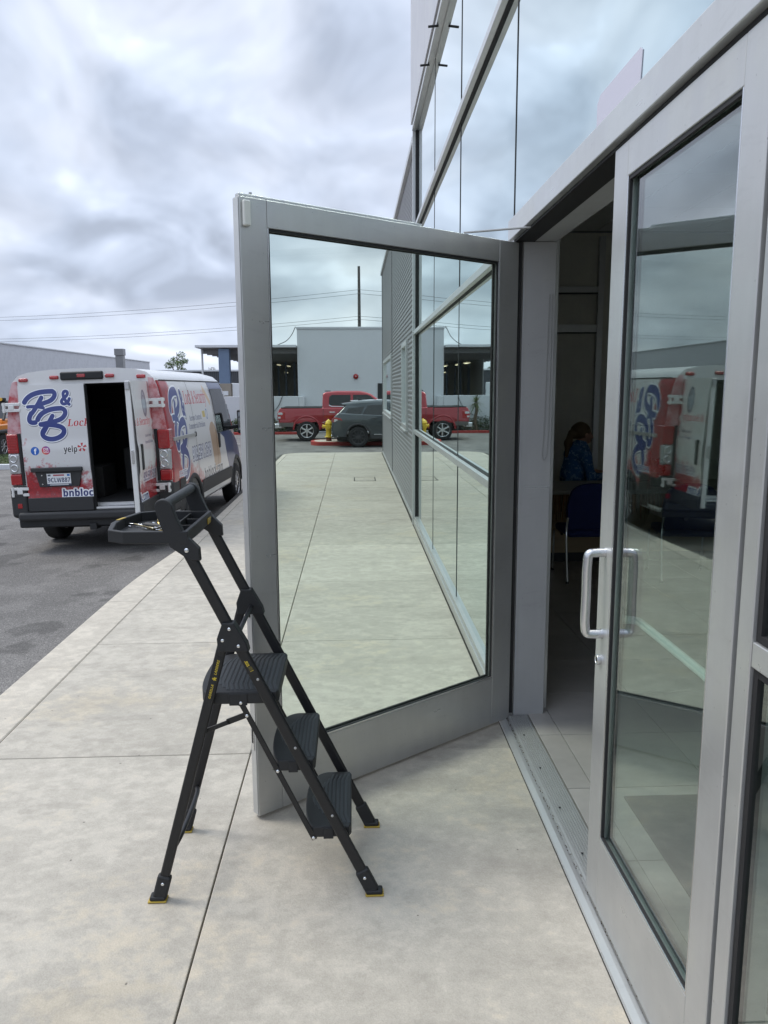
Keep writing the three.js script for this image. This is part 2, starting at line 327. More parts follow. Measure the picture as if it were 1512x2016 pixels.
  part('roof_coping', metric(rbox(GX - 0.05, GX + 0.25, 4.676, 4.76, -21.0, -9.885, 0.006)), M.aluCap, building);
  part('end_trim', metric(rbox(GX - 0.016, GX + 0.06, 0.05, 4.674, -21.0, -20.955, 0.003)), M.corr, building);
  for (const [a, b] of [w1, w2]) {
    const w = new THREE.Group(); w.name = 'window'; building.add(w);
    const X0 = GX - 0.03, X1 = GX + 0.06;
    part('frame', [rbox(X0, X1, wl, wl + 0.07, a, b, 0.003), rbox(X0, X1, wh - 0.07, wh, a, b, 0.003), rbox(X0, X1, wl + 0.071, wh - 0.071, a, a + 0.07, 0.003), rbox(X0, X1, wl + 0.071, wh - 0.071, b - 0.07, b, 0.003)].map((g) => metric(g)), M.aluCap, w);
    part('sill', metric(rbox(X0 - 0.02, X1, wl - 0.03, wl - 0.002, a - 0.02, b + 0.02, 0.003)), M.aluCap, w);
    part('pane', box(GX + 0.015, GX + 0.025, wl + 0.07, wh - 0.07, a + 0.07, b - 0.07), M.mirrorGlass, w);
  }
  // body of the building behind the siding
  part('shell_wall', [box(GX + 0.065, GX + 0.25, 0, 4.67, -20.95, -9.9), box(GX + 0.26, 14, 0, 4.6, -21.0, -20.8), box(13.8, 14, 0, 4.6, -20.8, ZE), box(7.1, 14, 0, 4.79, ZE + 0.12, ZE + 0.4), box(GX + 0.06, 7.1, 2.6, 4.79, ZE + 0.12, ZE + 0.4)], M.wallGrey, building);
  part('roof', [box(GX + 0.26, 14, 4.60, 4.66, -20.95, -9.9), box(GX + 0.06, 14, 7.3, 7.42, -9.86, ZE)], M.wallGrey, building);
  part('back_panel', [box(GX + 0.05, GX + 0.2, 4.4, 7.3, -9.86, ZE), box(GX + 0.06, 14, 4.67, 7.3, -9.86, -9.7)], M.wallGrey, building);
}
// room behind the glass
{
  const iw = structure('interior_wall');
  M.roomWall = std(C(0.74, 0.72, 0.64), 0.85, 0, { map: dustMap });
  part('side_wall', metric(box(GX + 0.05, 1.0, 0.0, 3.55, -9.4, -3.93)), M.roomWall, iw);
  part('wall_over_entrance', metric(box(GX + 0.05, 1.0, 2.57, 4.3, -3.925, ZE)), M.roomWall, iw);
  part('back_wall', metric(box(1.0, 7.0, 0.0, 3.55, -9.6, -9.4)), M.roomWall, iw);
  part('far_wall', metric(box(7.0, 7.2, 0.0, 3.55, -9.6, ZE + 0.1)), M.roomWall, iw);
  part('end_wall', metric(box(GX + 0.06, 7.0, 2.6, 3.55, ZE + 0.02, ZE + 0.1)), M.roomWall, iw);
  const cl = structure('ceiling');
  M.ceil = std(C(0.78, 0.78, 0.76), 0.9);
  part('ceiling_slab', box(GX + 0.06, 7.2, 3.62, 3.75, -9.6, ZE + 0.1), M.ceil, cl);
  for (let x = 1.02; x < 6.4; x += 0.61) for (let z = -9.3; z < 1.0; z += 1.22) if (z < -4.5 && x < 5) part('ceiling_tile', rbox(x + 0.006, x + 0.604, 3.55, 3.57, z + 0.006, z + 1.214, 0.003), M.ceil, cl);
  part('ceiling_grid', [box(1.0, 7.0, 3.571, 3.6, -9.4, ZE)], M.ceil, cl);
  const fl = structure('interior_floor');
  part('floor_base', box(0.93, 7.0, -0.15, 0.012, -9.4, ZE), M.jointfill, fl);
  const tileMap = colTex(1024, (u, v) => { const a = fbm(u * 5, v * 12, 5, 3, 6, 0.6), b = fbm(u * 60, v * 60, 60, 4, 2); const L = 0.36 * (1 + 0.3 * (a - 0.5) + 0.1 * (b - 0.5)); return [L * 1.04, L * 0.985, L * 0.93]; }, 2.3);
  M.tile = [1, 0.95, 1.05].map((k) => phys(C(k, k, k), 0.34, { map: tileMap }));
  const tx = [0.915, 1.03]; while (tx[tx.length - 1] < 6.5) tx.push(tx[tx.length - 1] + 0.525);
  for (let i = 0; i < tx.length - 1; i++) for (let z = -9.39; z < 2.6; z += 0.525) {
    if (tx[i] > 4.2) continue;
    part('tile', metric(rbox(tx[i] + 0.0018, tx[i + 1] - 0.0018, 0.005, 0.02, z + 0.0018, z + 0.5232, 0.0015).translate(0, 0, 0)), M.tile[Math.floor(rnd() * 3)], fl);
  }
}
// ------------------------------------------------------------------ entrance frame, threshold, sidelight
{
  const f = thing('door_frame', 'grey aluminium entrance frame with ribbed threshold and glazed sidelight', 'door frame');
  const zH = -3.88;
  part('header', metric(rbox(GX - 0.018, GX + 0.11, 2.462, 2.558, -3.945, ZE, 0.004)), M.aluCap, f);
  part('header_groove', box(GX + 0.006, GX + 0.10, 2.450, 2.4615, -3.9, -1.5), M.gasket, f);
  part('header_soffit', metric(rbox(GX + 0.07, 1.0, 2.452, 2.568, -3.9, ZE, 0.003)), M.wallGrey, f);
  part('jamb', metric(rbox(GX - 0.005, GX + 0.045, 0.005, 2.463, -3.942, -3.875, 0.003)), M.alu, f);
  part('jamb_gasket', box(GX + 0.0, GX + 0.04, 0.03, 2.448, -3.874, -3.866), M.gasket, f);
  part('jamb_return', metric(rbox(GX + 0.047, 1.0, 0.005, 2.45, -3.93, -3.872, 0.003)), M.wallGrey, f);
  part('jamb_strip', metric(rbox(1.002, 1.03, 0.021, 3.5, -4.0, -3.93, 0.003)), M.alu, f);
  part('painted_scratch', box(GX + 0.075, 0.995, 1.244, 1.248, -3.8725, -3.8712), M.satin, f);
  // right jamb, sidelight
  part('jamb', metric(rbox(GX + 0.004, GX + 0.10, 0.02, 2.461, -1.512, -1.456, 0.003)), M.alu, f);
  const posts = [-1.456, 1.2, 3.1, 5.0, ZE];  // bays past the first are unseen, added to brighten the room
  for (let k = 0; k < 4; k++) {
    const z0 = posts[k] + (k ? 0.031 : 0.001), z1 = posts[k + 1] - 0.031, gm = k ? M.addedGlass : M.clearGlass;
    if (k) part('added_sidelight_post', metric(rbox(GX - 0.01, GX + 0.1, 0.02, 2.461, posts[k] - 0.03, posts[k] + 0.03, 0.003)), M.alu, f);
    part('sidelight_rail', metric(rbox(GX + 0.006, GX + 0.09, 1.19, 1.243, z0, z1, 0.003)), M.alu, f);
    part('sidelight_rail', metric(rbox(GX + 0.006, GX + 0.09, 0.02, 0.12, z0, z1, 0.003)), M.alu, f);
    part('sidelight_pane', box(GX + 0.020, GX + 0.028, 1.244, 2.460, z0, z1), gm, f);
    part('sidelight_pane', box(GX + 0.020, GX + 0.028, 0.121, 1.189, z0, z1), gm, f);
    part('sidelight_gasket', [box(GX + 0.013, GX + 0.036, 1.2445, 2.46, z0 + 0.0005, z0 + 0.018), box(GX + 0.013, GX + 0.036, 0.1215, 1.188, z0 + 0.0005, z0 + 0.018), box(GX + 0.013, GX + 0.036, 1.2445, 1.26, z0 + 0.0185, z1), box(GX + 0.013, GX + 0.036, 1.172, 1.1885, z0 + 0.0185, z1)], M.gasket, f);
  }
  for (let k = 0; k < 4; k++) part('added_end_pane', box(0.9 + k * 1.53, 0.9 + k * 1.53 + 1.46, 0.1, 2.56, ZE + 0.05, ZE + 0.058), M.addedGlass, f);  // unseen glazed end, added so daylight reaches the back of the room
  for (let k = 0; k < 5; k++) part('added_end_post', metric(rbox(0.83 + k * 1.53, 0.899 + k * 1.53, 0.02, 2.58, ZE + 0.0, ZE + 0.1, 0.003)), M.alu, f);  // posts of the added, unseen end glazing
  // threshold: extruded ribbed saddle
  const s = new THREE.Shape(); s.moveTo(0.752, 0.0); s.lineTo(0.756, 0.006); s.lineTo(0.776, 0.014); s.lineTo(0.79, 0.0145); s.lineTo(0.791, 0.006); s.lineTo(0.803, 0.006); s.lineTo(0.804, 0.0165);
  for (let k = 0; k < 9; k++) { const x = 0.812 + k * 0.0105; s.lineTo(x, 0.0185); s.lineTo(x + 0.0035, 0.0185); s.lineTo(x + 0.0042, 0.0130); s.lineTo(x + 0.0098, 0.0130); }
  s.lineTo(0.908, 0.0185); s.lineTo(0.913, 0.012); s.lineTo(0.913, 0.0); s.closePath();
  part('threshold', metric(new THREE.ExtrudeGeometry(s, { depth: 5.2, bevelEnabled: false }).translate(0, 0.001, -3.865)), M.thresh, f);
  for (const z of [-3.62, -3.28, -2.94, -2.62]) part('screw', new THREE.CylinderGeometry(0.0045, 0.0045, 0.003, 10).translate(0.84, 0.0195, z), M.gasket, f);
  { const gr = []; for (let k = 0; k < 260; k++) gr.push(new THREE.TetrahedronGeometry(rr(0.0012, 0.0034)).rotateY(rr(0, 6)).rotateX(rr(0, 6)).translate(rr(0.7925, 0.8025), 0.0085, -3.85 + Math.pow(rnd(), 1.6) * 2.2)); part('grit', gr, std(C(0.10, 0.075, 0.05), 0.95), f); f.children[f.children.length - 1].userData.kind = 'stuff'; }
  // light film on the transom glass beside the entrance
  part('window_film', plate([[-2.64, 2.556], [-2.255, 2.556], [-2.245, 2.66], [-2.26, 2.672], [-2.61, 2.672], [-2.64, 2.652]].map(([z, y]) => [-z, y]), 0.002, 0).rotateY(Math.PI / 2).translate(GX + 0.0095, 0, 0), phys(C(0.60, 0.57, 0.63), 0.25, { metalness: 0.5 }), f);
}
// glazed leaf, built lying in its own plane: u from the pivot, y up, t thickness centred
function leaf(root, w, h, st, glassMat, y0 = 0.012) {
  const t = 0.022, o = { top: 0.10, bot: 0.255, hinge: st[0], lock: st[1] };
  const gx0 = o.hinge, gx1 = w - o.lock, gy0 = y0 + o.bot, gy1 = h - o.top;
  part('stile', metric(rbox(0, gx0, y0, h, -t, t, 0.003)), M.alu, root);
  part('stile', metric(rbox(gx1, w, y0, h, -t, t, 0.003)), M.alu, root);
  part('top_rail', metric(rbox(gx0 + 0.001, gx1 - 0.001, gy1, h, -t, t, 0.003)), M.alu, root);
  part('bottom_rail', metric(rbox(gx0 + 0.001, gx1 - 0.001, y0, gy0, -t, t, 0.003)), M.alu, root);
  const gk = (a, b, c, d) => [box(a, b, c, d, -t + 0.004, -t + 0.013), box(a, b, c, d, t - 0.013, t - 0.004)];
  part('gasket', [...gk(gx0, gx0 + 0.011, gy0, gy1), ...gk(gx1 - 0.011, gx1, gy0, gy1), ...gk(gx0 + 0.0112, gx1 - 0.0112, gy1 - 0.011, gy1), ...gk(gx0 + 0.0112, gx1 - 0.0112, gy0, gy0 + 0.011)], M.gasket, root);
  for (const s of [-1, 1]) part('glazing_bead', [rbox(gx0 + 0.0005, gx0 + 0.006, gy0, gy1, s * (t - 0.0035) - 0.003, s * (t - 0.0035) + 0.003, 0.001), rbox(gx1 - 0.006, gx1 - 0.0005, gy0, gy1, s * (t - 0.0035) - 0.003, s * (t - 0.0035) + 0.003, 0.001), rbox(gx0 + 0.0062, gx1 - 0.0062, gy0, gy0 + 0.009, s * (t - 0.0035) - 0.003, s * (t - 0.0035) + 0.003, 0.001)], M.satin, root);
  part('glass_pane', box(gx0 - 0.004, gx1 + 0.004, gy0 - 0.004, gy1 + 0.004, -0.004, 0.004), glassMat, root);
  return { gx0, gx1, gy0, gy1, t };
}
{
  const d = thing('glass_door', 'grey aluminium glass door swung open over the concrete walk', 'door', [0.795, 0, -3.862]);
  d.rotation.y = Math.atan2(-0.912, -1.222) * 1;                // local +x points from the pivot to the free edge
  const L = leaf(d, 1.515, 2.44, [0.135, 0.115], M.doorGlass, 0.014);
  const t = L.t;
  part('edge_strip', metric(rbox(1.5155, 1.5185, 0.02, 2.435, -0.019, 0.019, 0.001)), M.aluCap, d);
  part('lock_bolt', [rbox(1.5186, 1.5215, 0.30, 0.42, -0.009, 0.009, 0.001)], M.satin, d);
  part('lock_slot', [box(1.5187, 1.5222, 0.33, 0.39, -0.005, 0.005), box(1.5187, 1.5222, 0.86, 0.95, -0.008, 0.008)], M.gasket, d);
  part('door_sensor', rbox(1.475, 1.505, 2.335, 2.425, -t - 0.018, -t, 0.006, 2), std(C(0.66, 0.67, 0.63), 0.5), d);
  part('top_weatherstrip', metric(rbox(0.62, 1.51, 2.441, 2.452, -0.012, 0.016, 0.002)), M.aluCap, d);
  part('top_pin', rod(V(1.455, 2.44, 0), V(1.455, 2.462, 0), 0.006), M.thresh, d);
  part('pivot_knuckle', [rod(V(-0.006, 0.03, 0.0), V(-0.006, 0.16, 0.0), 0.011), rod(V(-0.006, 2.28, 0.0), V(-0.006, 2.40, 0.0), 0.011)], M.alu, d);
  for (const y of [0.19, 0.36, 0.53, 0.9, 1.2, 1.5, 1.85]) part('screw', [new THREE.CylinderGeometry(0.004, 0.004, 0.003, 8).rotateX(Math.PI / 2).translate(0.02, y, t), new THREE.CylinderGeometry(0.004, 0.004, 0.003, 8).rotateX(Math.PI / 2).translate(0.02, y, -t)], M.thresh, d);
  part('stay_arm', bar(V(0.36, 2.447, -0.005), V(0.18, 2.455, -0.25), 0.014, 0.008, V(0, 1, 0)), M.thresh, d);
}
{
  const d = thing('glass_door', 'closed glass door leaf with tubular pull handle and key cylinder', 'door', [GX + 0.022, 0, -1.525]);
  d.rotation.y = Math.PI / 2;                                    // local +x runs along -z
  const w = 0.885, h = 2.445;
  leaf(d, w, h, [0.105, 0.115], M.clearGlass, 0.03);
  // outside of the leaf faces local -z (world -x)
  const hx = w - 0.058, out = -1;
  const pull = (o, yA, yB, r, dx) => tube([V(hx, yA, o * 0.02), V(hx, yA, o * 0.05), V(hx + dx * 0.5, yA - 0.004, o * 0.072), V(hx + dx, yA - 0.04, o * 0.078), V(hx + dx, (yA + yB) / 2, o * 0.078), V(hx + dx, yB + 0.03, o * 0.078), V(hx + dx * 0.6, yB + 0.004, o * 0.072), V(hx + dx * 0.25, yB, o * 0.05), V(hx, yB, o * 0.02)], r, 90, 16);
  part('pull_handle', pull(out, 1.233, 0.966, 0.0145, 0.0), M.satin, d);
  part('handle_flange', [1.233, 0.966].map((y) => new THREE.CylinderGeometry(0.0165, 0.0165, 0.004, 20).rotateX(Math.PI / 2).translate(hx, y, out * 0.0235)), M.satin, d);
  const cyl = part('key_cylinder', [new THREE.CylinderGeometry(0.0165, 0.0175, 0.012, 24).rotateX(Math.PI / 2).translate(w - 0.052, 0.877, out * 0.028), new THREE.TorusGeometry(0.0145, 0.003, 8, 24).translate(w - 0.052, 0.877, out * 0.033)], M.satin, d);
  part('keyhole', box(w - 0.0535, w - 0.0505, 0.869, 0.885, out * 0.0352, out * 0.034 - 0.0001), M.gasket, cyl);
  part('push_bar', [tube([V(0.09, 1.02, 0.022), V(0.11, 1.02, 0.075), V(0.2, 1.02, 0.078), V(w - 0.15, 1.02, 0.078), V(w - 0.10, 1.02, 0.075), V(w - 0.075, 1.02, 0.022)], 0.013, 70, 12)], std(C(0.72, 0.76, 0.73), 0.4), d);
  part('astragal', metric(rbox(w + 0.001, w + 0.014, 0.035, h - 0.01, 0.004, 0.026, 0.002)), M.alu, d);
  part('door_sweep', rbox(0.01, w - 0.01, 0.021, 0.0295, -0.015, 0.015, 0.002), M.gasket, d);
}
{
  const c = thing('bead_chain', 'grey metal bead chain of a roller shade hanging by the door jamb', 'chain');
  const pts = [V(0.982, 2.2, -3.866), V(0.978, 1.45, -3.866), V(0.972, 1.40, -3.866), V(0.963, 1.385, -3.866), V(0.954, 1.40, -3.866), V(0.958, 1.5, -3.866), V(0.968, 2.2, -3.866)];
  const cv = new THREE.CatmullRomCurve3(pts, false, 'centripetal'), n = 220, bs = [];
  const bead = new THREE.OctahedronGeometry(0.0026, 1);
  for (let k = 0; k <= n; k++) { const p = cv.getPointAt(k / n); bs.push(bead.clone().translate(p.x, p.y, p.z)); }
  part('chain_beads', bs, M.thresh, c); part('chain_wire', new THREE.TubeGeometry(cv, 120, 0.0009, 5), M.thresh, c);
}
// ------------------------------------------------------------------ step ladder
{
  const zn = -2.45, zf = -2.875, zm = (zn + zf) / 2;
  const ld = thing('step_ladder', 'black folding three step ladder with tool tray standing on the walk', 'step ladder');
  M.lad = phys(C(0.0085, 0.009, 0.011), 0.42, { map: dustMap });
  M.tread = std(C(0.030, 0.035, 0.040), 0.62, 0, { bumpMap: grain, bumpScale: 0.0005, map: dustMap });
  M.yellow = std(C(0.40, 0.28, 0.035), 0.6);
  const P = (x, y, z) => V(x, y, z);
  const railAt = (y, z) => P(-0.548 + (1.251 - y) * 0.4812, y, z);
  const legAt = (y, z) => P(-0.694 + y * 0.277, y, z);
  const rivet = (x, y, z, s, r = 0.0062) => { const g = new THREE.SphereGeometry(r, 10, 6, 0, Math.PI * 2, 0, Math.PI / 2).scale(1, 0.6, 1).rotateX(s * Math.PI / 2); return g.translate(x, y, z); };
  for (const [z, s] of [[zn, 1], [zf, -1]]) {
    part('rail', bar(railAt(0.03, z), railAt(1.262, z), 0.020, 0.038, V(1, 0, 0), 0.45), M.lad, ld);
    part('rear_leg', bar(legAt(0.03, z), legAt(0.945, z), 0.018, 0.034, V(1, 0, 0), 0.45), M.lad, ld);
    // moulded hinge plate with three rivets
    const hx = -0.412, hy = 0.945;
    const pl = part('hinge_plate', plate([[-0.452, 0.90], [-0.352, 0.90], [-0.358, 0.925], [-0.398, 0.997], [-0.436, 0.997], [-0.455, 0.945]], 0.046, 0.004, 2).translate(0, 0, z - 0.023), M.darkPlastic, ld);
    part('rivet', rivet(-0.413, 0.978, z + s * 0.023, s), M.chrome, pl); part('rivet', rivet(-0.436, 0.94, z + s * 0.023, s), M.chrome, pl); part('rivet', rivet(-0.385, 0.92, z + s * 0.023, s), M.chrome, pl);
    // boots with yellow pads
    for (const [fn, sx] of [[railAt, 1], [legAt, -1]]) {
      const a = fn(0.012, z), b = fn(0.095, z);
      const boot = part('foot', [bar(a, b, 0.030, 0.048, V(1, 0, 0), 0.3), rbox(a.x - 0.028 + sx * 0.004, a.x + 0.028 + sx * 0.006, 0.006, 0.022, z - 0.018, z + 0.018, 0.006, 2)], M.darkPlastic, ld);
      part('rubber_pad', rbox(a.x - 0.032 + sx * 0.006, a.x + 0.032 + sx * 0.006, 0.0005, 0.007, z - 0.020, z + 0.020, 0.003, 2), M.yellow, boot);
      const c = fn(0.07, z); part('rivet', rivet(c.x, c.y, z + s * 0.0155, s), M.chrome, boot);
    }
    // linkage that folds the treads, and the brace to the rear leg
    const zi = z - s * 0.020;
    part('link_bar', bar(P(-0.392, 0.712, zi), P(-0.152, 0.200, zi), 0.006, 0.019, V(1, 0, 0), 0.4), M.lad, ld);
    part('brace', [bar(P(-0.371, 0.662, zi - s * 0.008), P(-0.44, 0.636, zi - s * 0.008), 0.005, 0.021, V(1, 0, 0), 0.4), bar(P(-0.43, 0.638, zi - s * 0.008), P(-0.522, 0.602, zi - s * 0.008), 0.005, 0.016, V(1, 0, 0), 0.4)], M.lad, ld);
    for (const [x, y] of [[-0.39, 0.708], [-0.371, 0.662], [-0.273, 0.459], [-0.156, 0.208]]) part('rivet', rivet(x, y, zi + s * 0.004, s, 0.0065), M.chrome, ld);
    part('tread_bracket', plate([[-0.425, 0.722], [-0.372, 0.722], [-0.372, 0.70], [-0.385, 0.692], [-0.398, 0.694]], 0.008, 0.0015).translate(0, 0, zi - s * 0.006 - 0.004), M.darkPlastic, ld);
    for (const y of [0.80, 0.555, 0.305]) { const c = railAt(y, z); part('rivet', rivet(c.x + 0.004, c.y, z + s * 0.0105, s, 0.005), M.thresh, ld); }
  }
  part('cross_bar', [tube([P(-0.640, 0.185, zn + 0.0), P(-0.625, 0.20, zn - 0.06), P(-0.625, 0.20, zf + 0.06), P(-0.640, 0.185, zf)], 0.009, 40, 10)], M.lad, ld);
  part('cross_bar', [rod(P(-0.40, 0.93, zn), P(-0.40, 0.93, zf), 0.008)], M.lad, ld);
  // treads: D-shaped pans with raised ribs running across
  const tread = (xb, xf, y, h, zin, bulge, nrib) => {
    const z0 = zn - zin, z1 = zf + zin, s = new THREE.Shape();          // shape in (x, -z)
    s.moveTo(xf, -z0); s.lineTo(xf + 0.008, -z0 + 0.02); s.lineTo(xf + 0.008, -z1 - 0.02); s.lineTo(xf, -z1);
    s.lineTo(xb + 0.06, -z1); s.quadraticCurveTo(xb + 0.008, -z1 - 0.01, xb - bulge * 0.55, -z1 - 0.10); s.quadraticCurveTo(xb - bulge, -(z0 + z1) / 2, xb - bulge * 0.55, -z0 + 0.10); s.quadraticCurveTo(xb + 0.002, -z0 + 0.01, xb + 0.02, -z0); s.closePath();
    const t = part('step', new THREE.ExtrudeGeometry(s, { depth: h - 0.010, bevelEnabled: true, bevelSize: 0.004, bevelThickness: 0.005, bevelOffset: -0.004, bevelSegments: 2, curveSegments: 14 }).rotateX(-Math.PI / 2).translate(0, y - h + 0.005, 0), M.darkPlastic, ld);
    for (let k = 0; k < nrib; k++) {
      const x = mix(xb + 0.012, xf - 0.012, k / (nrib - 1)), d = k < 4 ? (4 - k) * (nrib > 10 ? 0.024 : 0.030) : 0.0;
      const za = z0 - 0.022 - d, zb = z1 + 0.022 + d, sh = new THREE.Shape(), w = (xf - xb) / nrib * 0.31;
      // each rib is a flat tooth whose ends bend towards the front
      sh.moveTo(x - w + 0.012, -za); sh.lineTo(x + w + 0.012, -za); sh.lineTo(x + w, -za + 0.05); sh.lineTo(x + w, -zb - 0.05); sh.lineTo(x + w + 0.012, -zb); sh.lineTo(x - w + 0.012, -zb); sh.lineTo(x - w, -zb - 0.05); sh.lineTo(x - w, -za + 0.05); sh.closePath();
      part('tread_rib', new THREE.ExtrudeGeometry(sh, { depth: 0.0006, bevelEnabled: true, bevelSize: 0.0012, bevelThickness: 0.0010, bevelOffset: -0.0012, bevelSegments: 1 }).rotateX(-Math.PI / 2).translate(0, y, 0), M.tread, t);
    }
    part('tread_lip', [rbox(mix(xb, xf, 0.38), mix(xb, xf, 0.62), y - h - 0.004, y - 0.004, z0 - 0.001, z0 + 0.004, 0.002)], M.darkPlastic, t);
  };
  tread(-0.525, -0.272, 0.745, 0.042, 0.018, 0.018, 15);
  tread(-0.288, -0.153, 0.498, 0.040, 0.018, 0.02, 9);
  tread(-0.176, -0.032, 0.248, 0.040, 0.018, 0.02, 9);
  // handle: two flat arms and a round grip
  const arm = (z) => { const s = new THREE.Shape(); s.moveTo(-0.498, 1.205); s.lineTo(-0.500, 1.245); s.lineTo(-0.545, 1.292); s.quadraticCurveTo(-0.565, 1.33, -0.578, 1.372); s.quadraticCurveTo(-0.585, 1.405, -0.612, 1.405); s.quadraticCurveTo(-0.640, 1.402, -0.634, 1.37); s.quadraticCurveTo(-0.622, 1.315, -0.600, 1.275); s.lineTo(-0.592, 1.250); s.lineTo(-0.530, 1.205); s.closePath(); return new THREE.ExtrudeGeometry(s, { depth: 0.022, bevelEnabled: true, bevelSize: 0.004, bevelThickness: 0.004, bevelOffset: -0.004, bevelSegments: 2, curveSegments: 10 }).translate(0, 0, z - 0.011); };
  const hd = part('handle', [arm(zn), arm(zf)], M.darkPlastic, ld);
  part('grip', rod(P(-0.608, 1.385, zn), P(-0.608, 1.385, zf), 0.0165, 18), M.tread, hd);
  part('rivet', rivet(-0.54, 1.24, zn + 0.015, 1, 0.0085), M.chrome, hd); part('rivet', rivet(-0.54, 1.24, zf - 0.015, -1, 0.0085), M.chrome, hd);
  // tray: floor, rim wall, dividers
  const ty0 = 1.262, ty1 = 1.302, out = [[-0.535, -zn - 0.016], [-0.74, -zn - 0.012], [-0.80, -zn + 0.03], [-0.83, -zm - 0.05], [-0.83, -zm + 0.05], [-0.80, -zf - 0.03], [-0.74, -zf + 0.0], [-0.535, -zf - 0.016]];
  const inn = [[-0.548, -zn + 0.0], [-0.735, -zn + 0.004], [-0.786, -zn + 0.04], [-0.812, -zm - 0.046], [-0.812, -zm + 0.046], [-0.786, -zf - 0.042], [-0.735, -zf - 0.014], [-0.548, -zf - 0.028]];
  const rim = polyShape(out); rim.holes.push(new THREE.Path(inn.slice().reverse().map(([x, y]) => new THREE.Vector2(x, y))));
  const tray = part('tray', [new THREE.ExtrudeGeometry(rim, { depth: ty1 - ty0 - 0.006, bevelEnabled: true, bevelSize: 0.003, bevelThickness: 0.003, bevelOffset: -0.003, bevelSegments: 2 }).rotateX(-Math.PI / 2).translate(0, ty0 + 0.003, 0), new THREE.ExtrudeGeometry(polyShape(inn), { depth: 0.004, bevelEnabled: false }).rotateX(-Math.PI / 2).translate(0, ty0 + 0.003, 0)], M.darkPlastic, ld);
  part('divider', rbox(-0.612, -0.606, ty0 + 0.007, ty1 - 0.006, zf + 0.03, zn - 0.002, 0.002), M.darkPlastic, tray);
  part('divider', rbox(-0.606, -0.550, ty0 + 0.007, ty1 - 0.012, zf + 0.12, zf + 0.126, 0.002), M.darkPlastic, tray);
  part('divider', rbox(-0.606, -0.550, ty0 + 0.007, ty1 - 0.012, zf + 0.25, zf + 0.256, 0.002), M.darkPlastic, tray);
  for (const x of [-0.66, -0.70, -0.74]) part('slot_web', rbox(x, x + 0.004, ty0 + 0.007, ty1 - 0.008, zn - 0.035, zn - 0.002, 0.001), M.darkPlastic, tray);
  part('corner_mark', bar(P(-0.822, ty1 + 0.0012, zm + 0.0), P(-0.812, ty1 + 0.0012, zm - 0.05), 0.012, 0.0015, V(0, 1, 0)), M.yellow, tray);
  part('back_mark', rbox(-0.5335, -0.5305, ty0 + 0.004, ty0 + 0.024, zf + 0.06, zf + 0.11, 0.0005), M.yellow, tray);
  // lettering on the near rear leg, size sticker on the rail
  const bandMat = (w, h, draw) => std(0xffffff, 0.5, 0, { map: canvasTex(w, h, draw) });
  const onLeg = (fn, y0, y1, wdt, mat, name) => {
    const a = fn(y0, zn), b = fn(y1, zn), dir = b.clone().sub(a), L = dir.length(); dir.normalize();
    const g = new RoundedBoxGeometry(L, wdt, 0.0016, 1, 0.0004); const y = new THREE.Vector3().crossVectors(V(0, 0, 1), dir);
    const uv = g.attributes.uv, p = g.attributes.position; for (let i = 0; i < p.count; i++) uv.setXY(i, p.getX(i) / L + 0.5, p.getY(i) / wdt + 0.5);
    g.applyMatrix4(new THREE.Matrix4().makeBasis(dir, y, V(0, 0, 1)).setPosition(a.add(b).multiplyScalar(0.5).add(V(0, 0, 0.0102)))); part(name, g, mat, ld);
  };
  onLeg(legAt, 0.735, 0.88, 0.017, bandMat(768, 90, (c, w, h) => {
    c.fillStyle = '#16181b'; c.fillRect(0, 0, w, h); c.fillStyle = '#c9b02c'; c.font = 'italic bold 62px sans-serif'; c.textBaseline = 'middle'; c.textAlign = 'left';
    c.fillText('GORILLA', 4, h / 2 + 2, 300); c.fillText('LADDERS', 440, h / 2 + 2, 322);
    c.beginPath(); c.arc(372, 30, 16, 0, 7); c.fill(); c.fillRect(342, 44, 62, 14); c.beginPath(); c.moveTo(346, 88); c.lineTo(356, 46); c.lineTo(390, 46); c.lineTo(402, 88); c.lineTo(386, 88); c.lineTo(374, 66); c.lineTo(362, 88); c.fill();
    c.fillStyle = '#16181b'; c.fillRect(366, 26, 4, 4); c.fillRect(376, 26, 4, 4);
  }), 'leg_lettering');
  onLeg(railAt, 0.828, 0.868, 0.018, bandMat(256, 128, (c, w, h) => { c.fillStyle = '#16181b'; c.fillRect(0, 0, w, h); c.fillStyle = '#c9b02c'; c.fillRect(120, 10, 126, 22); c.fillRect(130, 44, 100, 34); c.fillRect(10, 20, 10, 90); c.fillStyle = '#16181b'; c.font = 'bold 30px sans-serif'; c.fillText('300', 150, 74); c.fillStyle = '#8d7c22'; for (let k = 0; k < 4; k++) c.fillRect(40 + k * 18, 20, 6, 86); }), 'rail_sticker');
}
